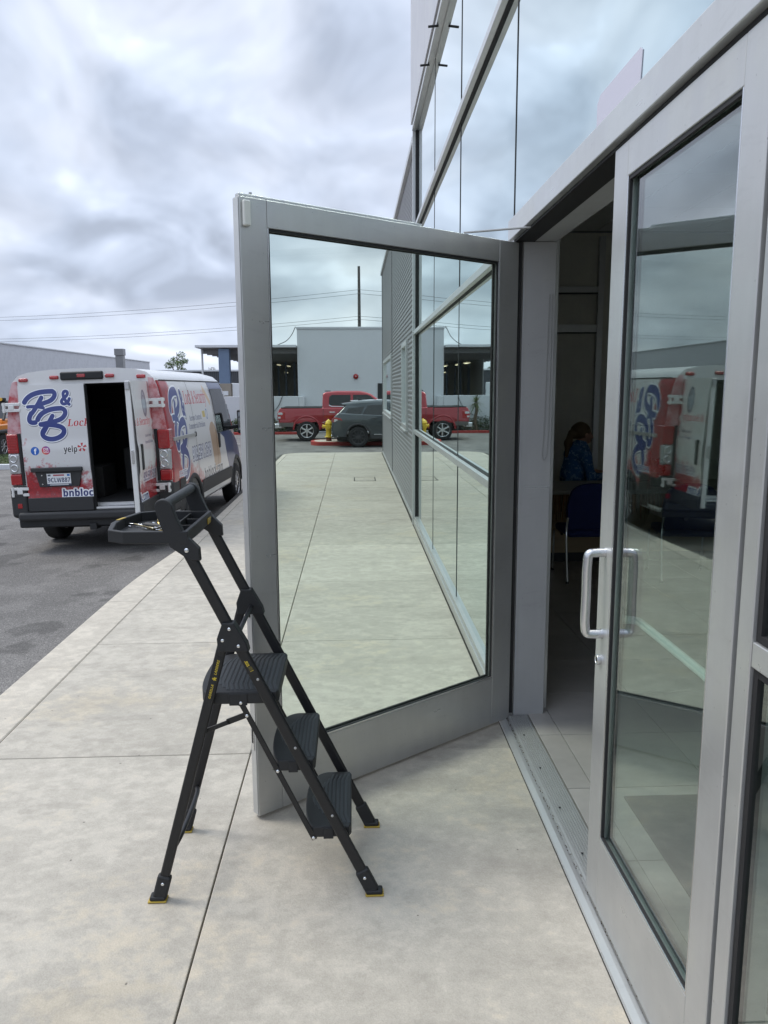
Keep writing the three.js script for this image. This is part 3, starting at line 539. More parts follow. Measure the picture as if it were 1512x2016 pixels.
{ // things lying in the tray
  const y = 1.269;
  const k = thing('key_bunch', 'bunch of brass and steel keys lying in the ladder tray', 'keys', [-0.675, y, -2.60]); k.scale.setScalar(1.25);
  const brass = phys(C(0.56, 0.44, 0.20), 0.3, { metalness: 1 });
  part('key_ring', new THREE.TorusGeometry(0.024, 0.0016, 8, 36).rotateX(Math.PI / 2 - 0.25).translate(0, 0.010, 0), M.chrome, k);
  const key = () => { const s = new THREE.Shape(); s.absarc(0, 0, 0.0125, 0.35, Math.PI * 2 - 0.35, false); s.lineTo(0.018, -0.0035); for (let i = 0; i < 5; i++) { s.lineTo(0.022 + i * 0.006, -0.0035 + (i % 2) * 0.0018); s.lineTo(0.025 + i * 0.006, -0.0015 - (i % 2) * 0.0018); } s.lineTo(0.055, 0.001); s.lineTo(0.05, 0.004); s.closePath(); const h = new THREE.Path(); h.absarc(-0.006, 0, 0.003, 0, 7, true); s.holes.push(h); return new THREE.ExtrudeGeometry(s, { depth: 0.0018, bevelEnabled: false, curveSegments: 10 }).rotateX(-Math.PI / 2); };
  for (let i = 0; i < 7; i++) part('key', key().rotateZ(0.10 + i * 0.04).rotateY(i * 0.85 + 0.3).translate(0.020 * Math.cos(i * 0.85), 0.002 + i * 0.0022, -0.020 * Math.sin(i * 0.85)), i % 2 ? brass : M.chrome, k);
  part('lock_core', [new THREE.CylinderGeometry(0.014, 0.014, 0.03, 18).rotateZ(Math.PI / 2 - 0.3).translate(0.03, 0.018, -0.01), new THREE.SphereGeometry(0.012, 12, 8).translate(0.012, 0.03, -0.012)], brass, k);
  const s = thing('screwdriver', 'short screwdriver with black handle lying beside the keys in the tray', 'screwdriver', [-0.70, y + 0.012, -2.66]);
  s.rotation.y = -0.5;
  part('grip', new THREE.LatheGeometry([[0, -0.055], [0.009, -0.055], [0.0115, -0.045], [0.010, 0], [0.0115, 0.03], [0.007, 0.045], [0, 0.046]].map(([a, b]) => new THREE.Vector2(a, b)), 14).rotateZ(Math.PI / 2), M.black, s);
  part('shank', rod(V(-0.04, 0, 0), V(-0.115, 0, 0), 0.003, 8), M.chrome, s);
  const w = thing('hex_wrench', 'bent steel hex wrench lying near the tray wall', 'wrench', [-0.715, y + 0.004, -2.52]);
  part('wrench_shaft', tube([V(-0.05, 0, 0), V(0.03, 0, 0.005), V(0.045, 0, 0.0), V(0.05, 0, -0.025)], 0.0028, 24, 6), M.chrome, w);
}
// ------------------------------------------------------------------ wheels shared by the vehicles
M.tyre = std(C(0.016, 0.016, 0.017), 0.85, 0, { bumpMap: grain, bumpScale: 0.001 });
M.rimDark = phys(C(0.10, 0.10, 0.105), 0.35, { metalness: 0.8 });
M.rimSilver = phys(C(0.50, 0.50, 0.51), 0.32, { metalness: 0.9 });
function wheel(parent, x, y, z, r, w, rimR, spokes, rimMat, axis = 'x') {     // axle along local axis
  const g = new THREE.Group(); g.name = 'wheel'; parent.add(g); g.position.set(x, y, z); if (axis === 'z') g.rotation.y = -Math.PI / 2;
  const prof = [[rimR, -w / 2 + 0.012], [rimR + 0.02, -w / 2], [r - 0.035, -w / 2], [r - 0.008, -w / 2 + 0.022], [r, -w / 2 + 0.05], [r, w / 2 - 0.05], [r - 0.008, w / 2 - 0.022], [r - 0.035, w / 2], [rimR + 0.02, w / 2], [rimR, w / 2 - 0.012]];
  part('tyre', new THREE.LatheGeometry(prof.map(([a, b]) => new THREE.Vector2(a, b)), 40).rotateZ(Math.PI / 2), M.tyre, g);
  const gs = [];
  gs.push(new THREE.CylinderGeometry(rimR + 0.002, rimR + 0.002, w * 0.5, 36, 1, true).rotateZ(Math.PI / 2));
  const out = w / 2 - 0.02;
  for (const s of [-1, 1]) {
    gs.push(new THREE.TorusGeometry(rimR - 0.006, 0.011, 8, 40).rotateY(Math.PI / 2).translate(s * out, 0, 0));
    gs.push(new THREE.CylinderGeometry(rimR * 0.24, rimR * 0.26, 0.03, 20).rotateZ(Math.PI / 2).translate(s * (out - 0.006), 0, 0));
    for (let k = 0; k < spokes; k++) { const a = k / spokes * Math.PI * 2; const sp = new RoundedBoxGeometry(0.028, rimR * 0.86, rimR * 2.1 / spokes * (spokes > 7 ? 0.5 : 0.62), 1, 0.008).translate(0, rimR * 0.54, 0); gs.push(sp.rotateX(a).translate(s * (out - 0.012), 0, 0)); }
  }
  part('rim', gs, rimMat, g);
  part('brake', new THREE.CylinderGeometry(rimR * 0.9, rimR * 0.9, w * 0.25, 28).rotateZ(Math.PI / 2), M.black, g);
  return g;
}
// ------------------------------------------------------------------ cargo van
{
  const van = thing('cargo_van', 'white cargo van with red and blue vinyl wrap and one rear door open', 'van', [-3.235, -0.255, -9.635]);
  van.rotation.set(0, -2.6 * RAD, 1.7 * RAD, 'YXZ');
  // local frame: x right, y up, rear face at z = 0, front towards -z; l = -z
  const SEC = [[0, 0.38], [0.95, 0.38], [0.992, 0.42], [1.008, 0.62], [1.015, 0.95], [1.006, 1.25], [0.985, 1.55], [0.955, 1.80], [0.918, 2.00], [0.878, 2.12], [0.80, 2.195], [0.66, 2.235], [0.40, 2.258], [0, 2.265]];
  const TOP = [[0, 1.0], [0.02, 1.0], [3.15, 1.0], [3.5, 0.99], [3.75, 0.93], [4.05, 0.74], [4.3, 0.57], [4.55, 0.50], [4.8, 0.44], [4.91, 0.37], [4.95, 0.28]];
  const WID = [[0, 0.985], [0.05, 1.0], [3.75, 1.0], [4.45, 0.965], [4.75, 0.92], [4.91, 0.85], [4.95, 0.78]];
  const lerp = (T, l) => { for (let i = 0; i < T.length - 1; i++) if (l <= T[i + 1][0]) return mix(T[i][1], T[i + 1][1], clamp((l - T[i][0]) / (T[i + 1][0] - T[i][0]))); return T[T.length - 1][1]; };
  const secAt = (l) => { const t = lerp(TOP, l), w = lerp(WID, l); return SEC.map(([x, y]) => [x * w, 0.34 + (y - 0.34) * t]); };
  const hwAt = (y, l) => { const s = secAt(l); for (let i = 1; i < s.length - 1; i++) if (y <= s[i + 1][1]) return mix(s[i][0], s[i + 1][0], clamp((y - s[i][1]) / (s[i + 1][1] - s[i][1]))); return 0; };
  const ls = [0, 0.03, 0.1, 0.5, 1, 1.5, 2, 2.5, 2.8, 3.15, 3.35, 3.5, 3.65, 3.75, 3.9, 4.05, 4.17, 4.3, 4.45, 4.55, 4.7, 4.8, 4.87, 4.91, 4.95];
  const pos = [], idx = [], N = SEC.length * 2 - 2;
  for (const l of ls) { const s = secAt(l); const ring = [...s, ...s.slice(1, -1).reverse().map(([x, y]) => [-x, y])]; for (const [x, y] of ring) pos.push(x, y, -l); }
  for (let k = 0; k < ls.length - 1; k++) for (let q = 0; q < N; q++) { const a = k * N + q, b = k * N + (q + 1) % N, c = a + N, d = b + N; idx.push(a, b, c, b, d, c); }
  const e0 = pos.length / 3; pos.push(0, 1.2, 0); const e1 = e0 + 1; pos.push(0, 0.6, -4.95);
  for (let q = 0; q < N; q++) { idx.push(e0, (q + 1) % N, q); idx.push(e1, (ls.length - 1) * N + q, (ls.length - 1) * N + (q + 1) % N); }
  let bg = new THREE.BufferGeometry(); bg.setAttribute('position', new THREE.Float32BufferAttribute(pos, 3)); bg.setIndex(idx); bg.computeVertexNormals(); bg.setAttribute('uv', new THREE.BufferAttribute(new Float32Array(pos.length / 3 * 2), 2));
  { // make faces point outward
    const t = new THREE.Vector3(), n = bg.attributes.normal; if (n.getX(ls.length * 4 * 0 + 3 * N + 4) < 0) { const i = bg.index.array; for (let k = 0; k < i.length; k += 3) { const x = i[k]; i[k] = i[k + 1]; i[k + 1] = x; } bg.computeVertexNormals(); }
  }
  const ev = new Evaluator(); ev.attributes = ['position', 'normal', 'uv']; ev.useGroups = false;
  let br = new Brush(bg); br.updateMatrixWorld();
  const cut = (g) => { const b = new Brush(g); b.updateMatrixWorld(); br = ev.evaluate(br, b, SUBTRACTION); };
  cut(box(-0.90, 0.90, 0.60, 2.085, -2.4, -0.06)); cut(box(-0.79, 0.79, 0.56, 2.08, -0.1, 0.2));
  for (const l of [1.0, 4.0]) for (const s of [-1, 1]) cut(new THREE.CylinderGeometry(0.42, 0.42, 0.56, 36).rotateZ(Math.PI / 2).translate(s * 0.90, 0.36, -l));
  M.vanPaint = phys(C(0.70, 0.70, 0.70), 0.32, { clearcoat: 0.6, clearcoatRoughness: 0.12 });
  const paint = toCreasedNormals(prep(br.geometry), 0.55);
  part('body', paint, M.vanPaint, van);
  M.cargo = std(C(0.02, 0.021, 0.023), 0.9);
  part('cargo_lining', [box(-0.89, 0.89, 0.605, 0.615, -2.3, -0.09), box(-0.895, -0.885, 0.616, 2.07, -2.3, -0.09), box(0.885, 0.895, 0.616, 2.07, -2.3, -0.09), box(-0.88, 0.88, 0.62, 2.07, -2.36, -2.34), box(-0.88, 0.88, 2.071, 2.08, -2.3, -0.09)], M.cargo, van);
  part('tool_cabinet', [rbox(-0.85, -0.45, 0.62, 1.75, -2.2, -0.9, 0.01), rbox(0.52, 0.85, 0.62, 1.5, -2.2, -0.6, 0.01), rbox(0.0, 0.25, 0.62, 1.2, -1.6, -1.2, 0.02)], std(C(0.05, 0.052, 0.055), 0.6), van);
  part('cargo_box', [rbox(-0.28, -0.02, 0.62, 1.02, -0.9, -0.45, 0.01)], std(C(0.02, 0.02, 0.02), 0.7), van);
  // print ------------------------------------------------
  const NAVY = '#26387f', RED = '#b8242e';
  const brush = (c, pts, w, st) => { c.lineWidth = w; c.strokeStyle = st; c.lineJoin = 'round'; c.lineCap = 'round'; c.beginPath(); c.moveTo(pts[0], pts[1]); for (let i = 2; i < pts.length; i += 6) c.bezierCurveTo(...pts.slice(i, i + 6)); c.stroke(); };
  // script initials traced as brush strokes, drawn in a box 800 x 960
  const GLY = [
    [[30, 215, 110, 70, 300, 20, 560, 30], 62], [[545, 30, 650, 40, 600, 190, 440, 225, 380, 240, 330, 262, 280, 280], 58],
    [[350, 140, 280, 250, 200, 380, 130, 440], 56], [[85, 300, 190, 290, 280, 300, 370, 325], 44], [[140, 420, 60, 540, 90, 610, 200, 590], 60],
    [[250, 540, 320, 390, 500, 340, 700, 345], 62], [[690, 345, 830, 365, 780, 510, 640, 560, 540, 590, 420, 610, 320, 625], 58],
    [[530, 480, 450, 600, 390, 700, 335, 780], 56], [[300, 630, 480, 640, 690, 650, 720, 740, 740, 850, 560, 925, 440, 905, 300, 880, 290, 790, 360, 720], 62],
  ];
  const AMP = [[[790, 300, 700, 240, 640, 60, 720, 40, 790, 30, 790, 110, 700, 170, 600, 230, 640, 300, 700, 290, 760, 280, 790, 220, 800, 190], 40]];
  const initials = (c, x, y, s, sx = 1) => {
    c.save(); c.translate(x, y); c.scale(s * sx, s); c.transform(1, 0, 0, 1, 0, 0);
    const all = [...GLY, ...AMP.map(([p, w]) => [p.map((v, i) => (i % 2 ? v * 0.92 : v * 0.92 + 130)), w])];
    c.save(); c.translate(10, 14); for (const [p, w] of all) brush(c, p, w * 1.45 + 36, 'rgba(60,62,80,0.55)'); c.restore();
    for (const [p, w] of all) brush(c, p, w * 1.45 + 30, '#eef0f4'); for (const [p, w] of all) brush(c, p, w * 1.45, NAVY);
    c.restore();
  };
  const speck = (c, w, h, fn, step_) => { // dye: red splatter with torn edges
    const img = c.getImageData(0, 0, w, h), d = img.data;
    for (let j = 0; j < h; j++) for (let i = 0; i < w; i++) {
      const n1 = fbm(i / 60, j / 60, 0, 7, 5, 0.6), n2 = fbm(i / 17 + 9, j / 17, 0, 17, 4, 0.6); let k = fn(i / w, j / h); k = clamp((k + (n1 - 0.5) * 0.9 + (n2 - 0.5) * 0.35 - 0.35) * 2.2);
      const o = (j * w + i) * 4, tone = 0.82 + 0.4 * (n2 - 0.5) + 0.25 * (n1 - 0.5);
      d[o] = mix(d[o], 172 * tone + 10, k); d[o + 1] = mix(d[o + 1], 34 * tone + 4, k); d[o + 2] = mix(d[o + 2], 44 * tone + 4, k);
    }
    c.putImageData(img, 0, 0);
  };
  const base = (c, w, h) => { c.fillStyle = '#d3d3d3'; c.fillRect(0, 0, w, h); };
  const put = (c, txt, x, y, w, font, fill, line, lw, align = 'left') => { c.font = font; c.textAlign = align; c.textBaseline = 'middle'; if (lw) { c.lineJoin = 'round'; c.lineWidth = lw; c.strokeStyle = line; c.strokeText(txt, x, y, w); } c.fillStyle = fill; c.fillText(txt, x, y, w); };
  const wrap = (map) => phys(C(1, 1, 1), 0.34, { map, clearcoat: 0.5, clearcoatRoughness: 0.15 });
  // both rear doors share one drawing: 1.58 m x 1.52 m, cut down the middle
  const PW = 1580, PH = 1530;
  const rear = (c) => {
    base(c, PW, PH); speck(c, PW, PH, (u, v) => Math.max(0.95 * step(0.55, 0.98, v + 0.12 * (Math.abs(u - 0.5) * 2)), 0.55 * step(0.09, 0.0, u) * step(0.2, 0.7, v), 0.6 * step(0.91, 1.0, u)));
    initials(c, 52, 62, 0.66);
    put(c, 'Lock & Security', 570, 470, 880, 'italic bold 120px serif', RED, '#eee', 6);
    put(c, 'Access Control', 1190, 640, 260, 'bold 46px serif', '#333b63'); put(c, 'Commercial Division', 1150, 715, 340, 'bold 46px serif', '#333b63');
    c.fillStyle = '#1c5fb8'; c.beginPath(); c.arc(150, 800, 52, 0, 7); c.fill(); put(c, 'f', 152, 808, 60, 'bold 92px sans-serif', '#fff', 0, 0, 'center');
    const gr = c.createLinearGradient(230, 860, 330, 740); gr.addColorStop(0, '#e9a63a'); gr.addColorStop(0.45, '#c8385f'); gr.addColorStop(1, '#5b3fa8'); c.fillStyle = gr; c.beginPath(); c.arc(285, 797, 52, 0, 7); c.fill();
    c.strokeStyle = '#f2eef2'; c.lineWidth = 6; c.strokeRect(259, 771, 52, 52); c.beginPath(); c.arc(285, 797, 13, 0, 7); c.stroke(); c.beginPath(); c.arc(302, 780, 3, 0, 7); c.stroke();
    put(c, 'yelp', 505, 790, 170, 'bold 106px sans-serif', '#1b1b1e', '#e6e6e6', 12);
    c.save(); c.translate(732, 772); for (let k = 0; k < 5; k++) { c.rotate(Math.PI * 2 / 5); c.fillStyle = '#b3202c'; c.beginPath(); c.moveTo(-4, -14); c.lineTo(-16, -52); c.lineTo(14, -56); c.lineTo(6, -14); c.closePath(); c.fill(); } c.restore();
    put(c, 'bnblock.com', 430, 1335, 960, '900 118px sans-serif', '#222c68', '#eceff4', 34);
    put(c, '909.591.1319', 990, 1110, 560, 'bold 150px sans-serif', '#2a3468', '#eceff4', 26);
    c.fillStyle = '#6d7480'; c.beginPath(); c.ellipse(1290, 260, 100, 160, 0, 0, 7); c.fill(); c.fillStyle = '#9aa3ad'; c.beginPath(); c.ellipse(1284, 252, 70, 128, 0, 0, 7); c.fill(); c.strokeStyle = '#4f565f'; c.lineWidth = 8; c.beginPath(); c.arc(1288, 232, 60, 3.5, 6.0); c.stroke();
    c.fillStyle = '#dcdcda'; c.fillRect(1330, 770, 150, 230);                            // plain patch where a printed code sits
  };
  const rearTex = canvasTex(PW, PH, rear);
  const doorGeo = (x0, x1) => { // hinged panel: slight crown and a waist crease; print uv over the whole pair
    const nx = 10, ny = 30, pos = [], uv = [], idx = [], y0 = 0.555, y1 = 2.08;
    const bow = (x, y) => 0.012 * Math.sin((y - y0) / (y1 - y0) * Math.PI) + 0.012 * step(1.40, 1.32, y) - 0.016 * step(1.06, 0.99, y) + 0.018 * step(0.72, 0.69, y) - 0.012 * step(1.6, 2.08, y);
    for (let j = 0; j <= ny; j++) for (let i = 0; i <= nx; i++) { const x = mix(x0, x1, i / nx), y = mix(y0, y1, j / ny); pos.push(x, y, 0.022 + bow(x, y)); uv.push((x + 0.79) / 1.58, (y - y0) / (y1 - y0)); }
    for (let j = 0; j < ny; j++) for (let i = 0; i < nx; i++) { const a = j * (nx + 1) + i, b = a + 1, c2 = a + nx + 1, d2 = c2 + 1; idx.push(a, b, c2, b, d2, c2); }
    const g = new THREE.BufferGeometry(); g.setAttribute('position', new THREE.Float32BufferAttribute(pos, 3)); g.setAttribute('uv', new THREE.Float32BufferAttribute(uv, 2)); g.setIndex(idx); g.computeVertexNormals(); return g;
  };
  const doorMat = wrap(rearTex);
  M.trim = std(C(0.030, 0.031, 0.033), 0.6, 0, { bumpMap: grain, bumpScale: 0.0004 });
  const mkDoor = (x0, x1, hinge, ang) => {
    const g = new THREE.Group(); g.name = 'rear_door'; van.add(g); g.position.set(hinge, 0, 0.02);
    const inner = [x0 - hinge, x1 - hinge];
    part('panel', doorGeo(x0, x1).translate(-hinge, 0, 0), doorMat, g);
    part('door_core', metric(rbox(inner[0] + 0.002, inner[1] - 0.002, 0.557, 2.078, -0.055, 0.004, 0.01, 2)), M.vanPaint, g);
    part('lower_trim', rbox(inner[0], inner[1], 0.53, 0.70, 0.005, 0.052, 0.008, 2), M.trim, g);
    part('seal', [box(inner[0] + 0.02, inner[1] - 0.02, 0.60, 2.05, -0.0555 - 0.006, -0.0552)], M.gasket, g);
    g.rotation.y = ang; return g;
  };
  const dl = mkDoor(-0.79, 0.022, -0.79, 0), dr = mkDoor(0.026, 0.79, 0.785, 93 * RAD);
  dl.userData.label = 'closed left rear van door with licence plate'; dr.userData.label = 'right rear van door swung wide open';
  // licence plate recess, grab bar, plate
  part('plate_housing', plate([[0.12, 1.03], [0.705, 1.03], [0.655, 0.835], [0.165, 0.835]], 0.02, 0.004).translate(0, 0, 0.030), M.trim, dl);
  part('grab_bar', rbox(0.08, 0.715, 1.02, 1.075, 0.03, 0.075, 0.012, 2), M.trim, dl);
  const plateM = std(0xffffff, 0.45, 0, { map: canvasTex(512, 256, (c, w, h) => { c.fillStyle = '#d9dcdf'; c.fillRect(0, 0, w, h); c.strokeStyle = '#333'; c.lineWidth = 14; c.strokeRect(0, 0, w, h); put(c, '9CLW887', w / 2, 138, 470, 'bold 128px sans-serif', '#27335a', 0, 0, 'center'); c.fillStyle = '#a8505a'; c.fillRect(140, 26, 230, 30); c.fillStyle = '#2f6fb0'; c.fillRect(430, 22, 56, 40); c.fillStyle = '#555b66'; c.fillRect(28, 24, 60, 34); c.fillStyle = '#3a4156'; c.fillRect(0, 214, w, 42); c.fillStyle = '#c9ccd0'; c.fillRect(60, 226, 390, 18); }) });
  { const g = new THREE.BoxGeometry(0.305, 0.155, 0.006); const p = g.attributes.position, uv = g.attributes.uv; for (let i = 0; i < p.count; i++) uv.setXY(i, p.getX(i) / 0.305 + 0.5, p.getY(i) / 0.155 + 0.5); part('licence_plate', g.translate(0.415, 0.925, 0.055), plateM, dl); }
  for (const y of [0.87, 0.98]) part('plate_screw', new THREE.CylinderGeometry(0.009, 0.009, 0.004, 10).rotateX(Math.PI / 2).translate(0.205, y, 0.052), M.chrome, dl);
  part('door_latch', rbox(0.806, 0.824, 1.16, 1.28, -0.03, 0.0, 0.003), M.chrome, dl);
  part('edge_cap', rbox(0.812, 0.826, 0.53, 2.07, -0.05, 0.026, 0.006), M.cargo, dl);
  part('door_handle', rbox(-0.66, -0.585, 1.06, 1.36, 0.028, 0.058, 0.014, 2), M.black, dr);
  part('door_latch', rbox(-0.772, -0.762, 1.15, 1.30, -0.04, -0.01, 0.002), M.chrome, dr);
  part('door_cap', rbox(-0.775, -0.70, 1.98, 2.075, -0.05, 0.0, 0.006), M.rimSilver, dr);
  // hinges with cut-out leaves
  const hinge = (x, y, s) => part('hinge', [rbox(x - 0.11, x + 0.11, y - 0.055, y - 0.018, 0.028, 0.055, 0.006), rbox(x - 0.11, x + 0.11, y + 0.018, y + 0.055, 0.028, 0.055, 0.006), rbox(x - 0.035, x + 0.035, y - 0.03, y + 0.03, 0.03, 0.058, 0.006), rod(V(x + s * 0.085, y - 0.06, 0.055), V(x + s * 0.085, y + 0.06, 0.055), 0.016)], M.vanPaint, van);
  for (const s of [-1, 1]) for (const y of [1.82, 0.78]) hinge(s * 0.885, y, s);
  // corner pillars in red print, tail lamps
  const redMap = colTex(512, (u, v) => { const a = fbm(u * 8, v * 8, 8, 5, 5, 0.6), k = clamp((a - 0.36) * 2.6); return [mix(0.62, 0.42, k), mix(0.40, 0.035, k), mix(0.42, 0.045, k)]; }, 0.7);
  const redWrap = phys(C(1, 1, 1), 0.34, { map: redMap, clearcoat: 0.5, clearcoatRoughness: 0.15 });
  const sheet = (l0, l1, y0, y1, off, nl, ny, s = 1, skip) => { // panel following the flank
    const pos = [], uv = [], idx = [];
    for (let j = 0; j <= ny; j++) for (let i = 0; i <= nl; i++) { const l = mix(l0, l1, i / nl), y = mix(y0, y1, j / ny); pos.push(s * (hwAt(y, l) + off), y, -l); uv.push(s > 0 ? l / 5.4 : 1 - l / 5.4, (y - 0.5) / 1.7); }
    for (let j = 0; j < ny; j++) for (let i = 0; i < nl; i++) { const a = j * (nl + 1) + i, b = a + 1, c2 = a + nl + 1, d2 = c2 + 1; const l = mix(l0, l1, (i + 0.5) / nl), y = mix(y0, y1, (j + 0.5) / ny); if (skip && skip(l, y)) continue; s > 0 ? idx.push(a, b, c2, b, d2, c2) : idx.push(a, c2, b, b, c2, d2); }
    const g = new THREE.BufferGeometry(); g.setAttribute('position', new THREE.Float32BufferAttribute(pos, 3)); g.setAttribute('uv', new THREE.Float32BufferAttribute(uv, 2)); g.setIndex(idx); g.computeVertexNormals(); return g;
  };
  for (const s of [-1, 1]) {
    part('corner_wrap', metric(new THREE.ExtrudeGeometry(polyShape([[s * 0.80, 1.50], [s * 0.984, 1.50], [s * 0.945, 1.82], [s * 0.905, 2.01], [s * 0.86, 2.12], [s * 0.80, 2.13]]), { depth: 0.006, bevelEnabled: false }).translate(0, 0, -0.0005)), redWrap, van);
    const L = new THREE.Group(); L.name = 'tail_lamp'; van.add(L);
    const xo = s * 1.0, xi = s * 0.865, lamp = (y0, y1, mat, nm, dz = 0.03) => part(nm, rbox(Math.min(xo, xi), Math.max(xo, xi) + 0.008, y0, y1, -0.16, dz, 0.02, 3), mat, L);
    M.lampRed = M.lampRed || phys(C(0.34, 0.008, 0.012), 0.12, { clearcoat: 1 }); M.lampClear = M.lampClear || phys(C(0.46, 0.47, 0.48), 0.12, { metalness: 0.4, clearcoat: 1 });
    lamp(1.255, 1.495, M.lampRed, 'red_lens'); lamp(1.002, 1.252, M.lampClear, 'clear_lens'); lamp(0.86, 1.0, M.lampRed, 'red_lens');
    for (const y of [1.19, 1.075]) part('lamp_bowl', new THREE.TorusGeometry(0.042, 0.009, 8, 24).translate(s * 0.932, y, 0.031), M.chrome, L);
    for (let k = 0; k < 6; k++) part('lens_rib', rbox(Math.min(xo, xi) + 0.012, Math.max(xo, xi) - 0.006, 1.285 + k * 0.032, 1.293 + k * 0.032, 0.028, 0.034, 0.002), M.lampRed, L);
    part('lamp_border', rbox(Math.min(s * 0.825, s * 0.863), Math.max(s * 0.825, s * 0.863), 0.86, 1.5, -0.02, 0.02, 0.006), M.black, L);
    part('bumper_corner', rbox(Math.min(s * 0.80, s * 1.02), Math.max(s * 0.80, s * 1.02), 0.45, 0.855, -0.30, 0.055, 0.05, 3), M.trim, van);
    part('reflector', rbox(s * 0.90 - 0.028, s * 0.90 + 0.028, 0.575, 0.635, 0.05, 0.062, 0.004), M.lampRed, van);
  }
  part('bumper_step', rbox(-0.93, 0.93, 0.41, 0.525, -0.2, 0.095, 0.04, 3), M.trim, van);
  part('door_sill', rbox(-0.78, 0.78, 0.535, 0.56, -0.12, 0.03, 0.006), M.vanPaint, van);
  part('lamp_bar', rbox(-0.26, 0.26, 2.125, 2.225, -0.12, 0.035, 0.02, 2), M.black, van);
  part('brake_lamp', rbox(-0.05, 0.05, 2.155, 2.195, 0.03, 0.042, 0.006), M.lampRed, van);
  for (const x of [-0.72, -0.34, 0.34, 0.72]) part('marker_lamp', rbox(x - 0.055, x + 0.055, 2.14 - 0.02 * (Math.abs(x) > 0.5), 2.185 - 0.02 * (Math.abs(x) > 0.5), -0.06, 0.028, 0.015, 2), M.lampRed, van);
  part('rear_valance', rbox(-0.95, 0.95, 0.32, 0.43, -0.35, 0.03, 0.02), M.black, van);
  part('tow_hitch', [rbox(-0.35, 0.30, 0.29, 0.36, -0.25, -0.10, 0.02), rbox(-0.06, 0.03, 0.28, 0.36, -0.1, 0.06, 0.008)], M.black, van);
  part('exhaust_pipe', rod(V(0.45, 0.26, -2.2), V(0.45, 0.26, -0.3), 0.03), M.rimDark, van);
  part('underbody', [rbox(-0.7, 0.7, 0.24, 0.36, -4.4, -0.4, 0.05), rod(V(-0.8, 0.33, -1.0), V(0.8, 0.33, -1.0), 0.06), rod(V(-0.8, 0.33, -4.0), V(0.8, 0.33, -4.0), 0.05)], M.black, van);
  // flank print (right side read from the rear forward; the left carries plain colours)
  const SW = 2048, SH = 645, X = (l) => l / 5.4 * SW, Y = (y) => (2.2 - y) / 1.7 * SH;
  const flank = (text) => canvasTex(SW, SH, (c) => {
    base(c, SW, SH);
    c.fillStyle = '#2b3d6e'; c.beginPath(); c.moveTo(X(2.5), 0); c.lineTo(X(2.62), Y(1.9)); c.lineTo(X(2.8), Y(1.3)); c.lineTo(X(3.1), Y(1.2)); c.lineTo(X(3.2), Y(0.9)); c.lineTo(X(3.5), Y(0.5)); c.lineTo(SW, SH); c.lineTo(SW, 0); c.fill();
    c.fillStyle = '#b3967a'; c.beginPath(); c.moveTo(X(2.15), Y(1.38)); c.bezierCurveTo(X(2.3), Y(1.55), X(2.5), Y(1.5), X(2.62), Y(1.3)); c.lineTo(X(2.75), Y(0.9)); c.lineTo(X(2.7), Y(0.5)); c.lineTo(X(2.3), Y(0.5)); c.lineTo(X(2.28), Y(0.9)); c.closePath(); c.fill();
    c.fillStyle = '#d6b58f'; c.beginPath(); c.moveTo(X(2.2), Y(2.05)); c.lineTo(X(2.5), Y(1.8)); c.lineTo(X(2.45), Y(1.72)); c.lineTo(X(2.15), Y(1.95)); c.fill();
    speck(c, SW, SH, (u, v) => { const l = u * 5.4, y = 2.2 - v * 1.7; return Math.max(step(0.62, 0.16, l) * 1.05, step(1.9, 0.6, l) * step(1.3, 0.72, y) * 1.05, step(2.2, 1.5, l) * step(0.85, 0.6, y) * 0.9); });
    if (!text) return;
    c.save(); initials(c, X(0.24), Y(1.99), 0.475, 0.64); c.restore();
    put(c, 'Lock & Security', X(1.0), Y(1.86), X(1.24), 'italic bold 96px serif', RED, '#e8e8e8', 4);
    put(c, 'Access Control', X(1.10), Y(1.58), X(0.68), 'bold 38px serif', '#333b63'); put(c, 'Commercial Division', X(1.02), Y(1.47), X(0.92), 'bold 38px serif', '#333b63');
    c.fillStyle = '#c9b14a'; c.fillRect(X(1.86), Y(1.66), X(0.16), 34); c.strokeStyle = '#2d5f9e'; c.lineWidth = 6; c.beginPath(); c.ellipse(X(2.12), Y(1.61), 18, 26, 0, 0, 7); c.stroke();
    put(c, '909.591.1319', X(1.02), Y(1.09), X(1.12), 'bold 96px sans-serif', '#e5e7ee', '#2a3468', 12);
    put(c, 'LOCKSMITH', X(0.28), Y(0.90), X(0.38), 'bold 40px sans-serif', '#34457f', '#e8eaf0', 6);
    put(c, 'bnblock.com', X(1.62), Y(0.76), X(1.25), '900 76px sans-serif', '#33374a', '#d9dbe0', 10);
  });
  const arch = (l, y) => [1.0, 4.0].some((a) => Math.hypot(l - a, y - 0.36) < 0.45) || (l > 3.55 && y > 1.3 - (l - 3.55) * 0.25) || l > 4.55;
  part('side_wrap', sheet(0.01, 4.6, 0.66, 2.09, 0.004, 160, 44, 1, arch), wrap(flank(true)), van);
  part('side_wrap', sheet(0.06, 4.6, 0.66, 2.09, 0.004, 80, 24, -1, arch), wrap(flank(false)), van);
  for (const s of [-1, 1]) {
    part('side_window', sheet(2.62, 3.89, 1.30, 1.98, 0.012, 30, 8, s, (l, y) => l > 3.45 + (1.98 - y) * 0.70), M.darkGlass, van);
    part('sill_cladding', sheet(1.46, 3.53, 0.50, 0.69, 0.014, 20, 4, s), M.trim, van); part('sill_cladding', sheet(0.28, 0.56, 0.42, 0.84, 0.012, 4, 4, s), M.trim, van);
    for (const l of [1.0, 4.0]) part('arch_trim', [new THREE.TorusGeometry(0.45, 0.04, 8, 40, Math.PI).rotateY(Math.PI / 2).scale(0.6, 1, 1).translate(s * (hwAt(0.7, l) - 0.002), 0.36, -l)], M.trim, van);
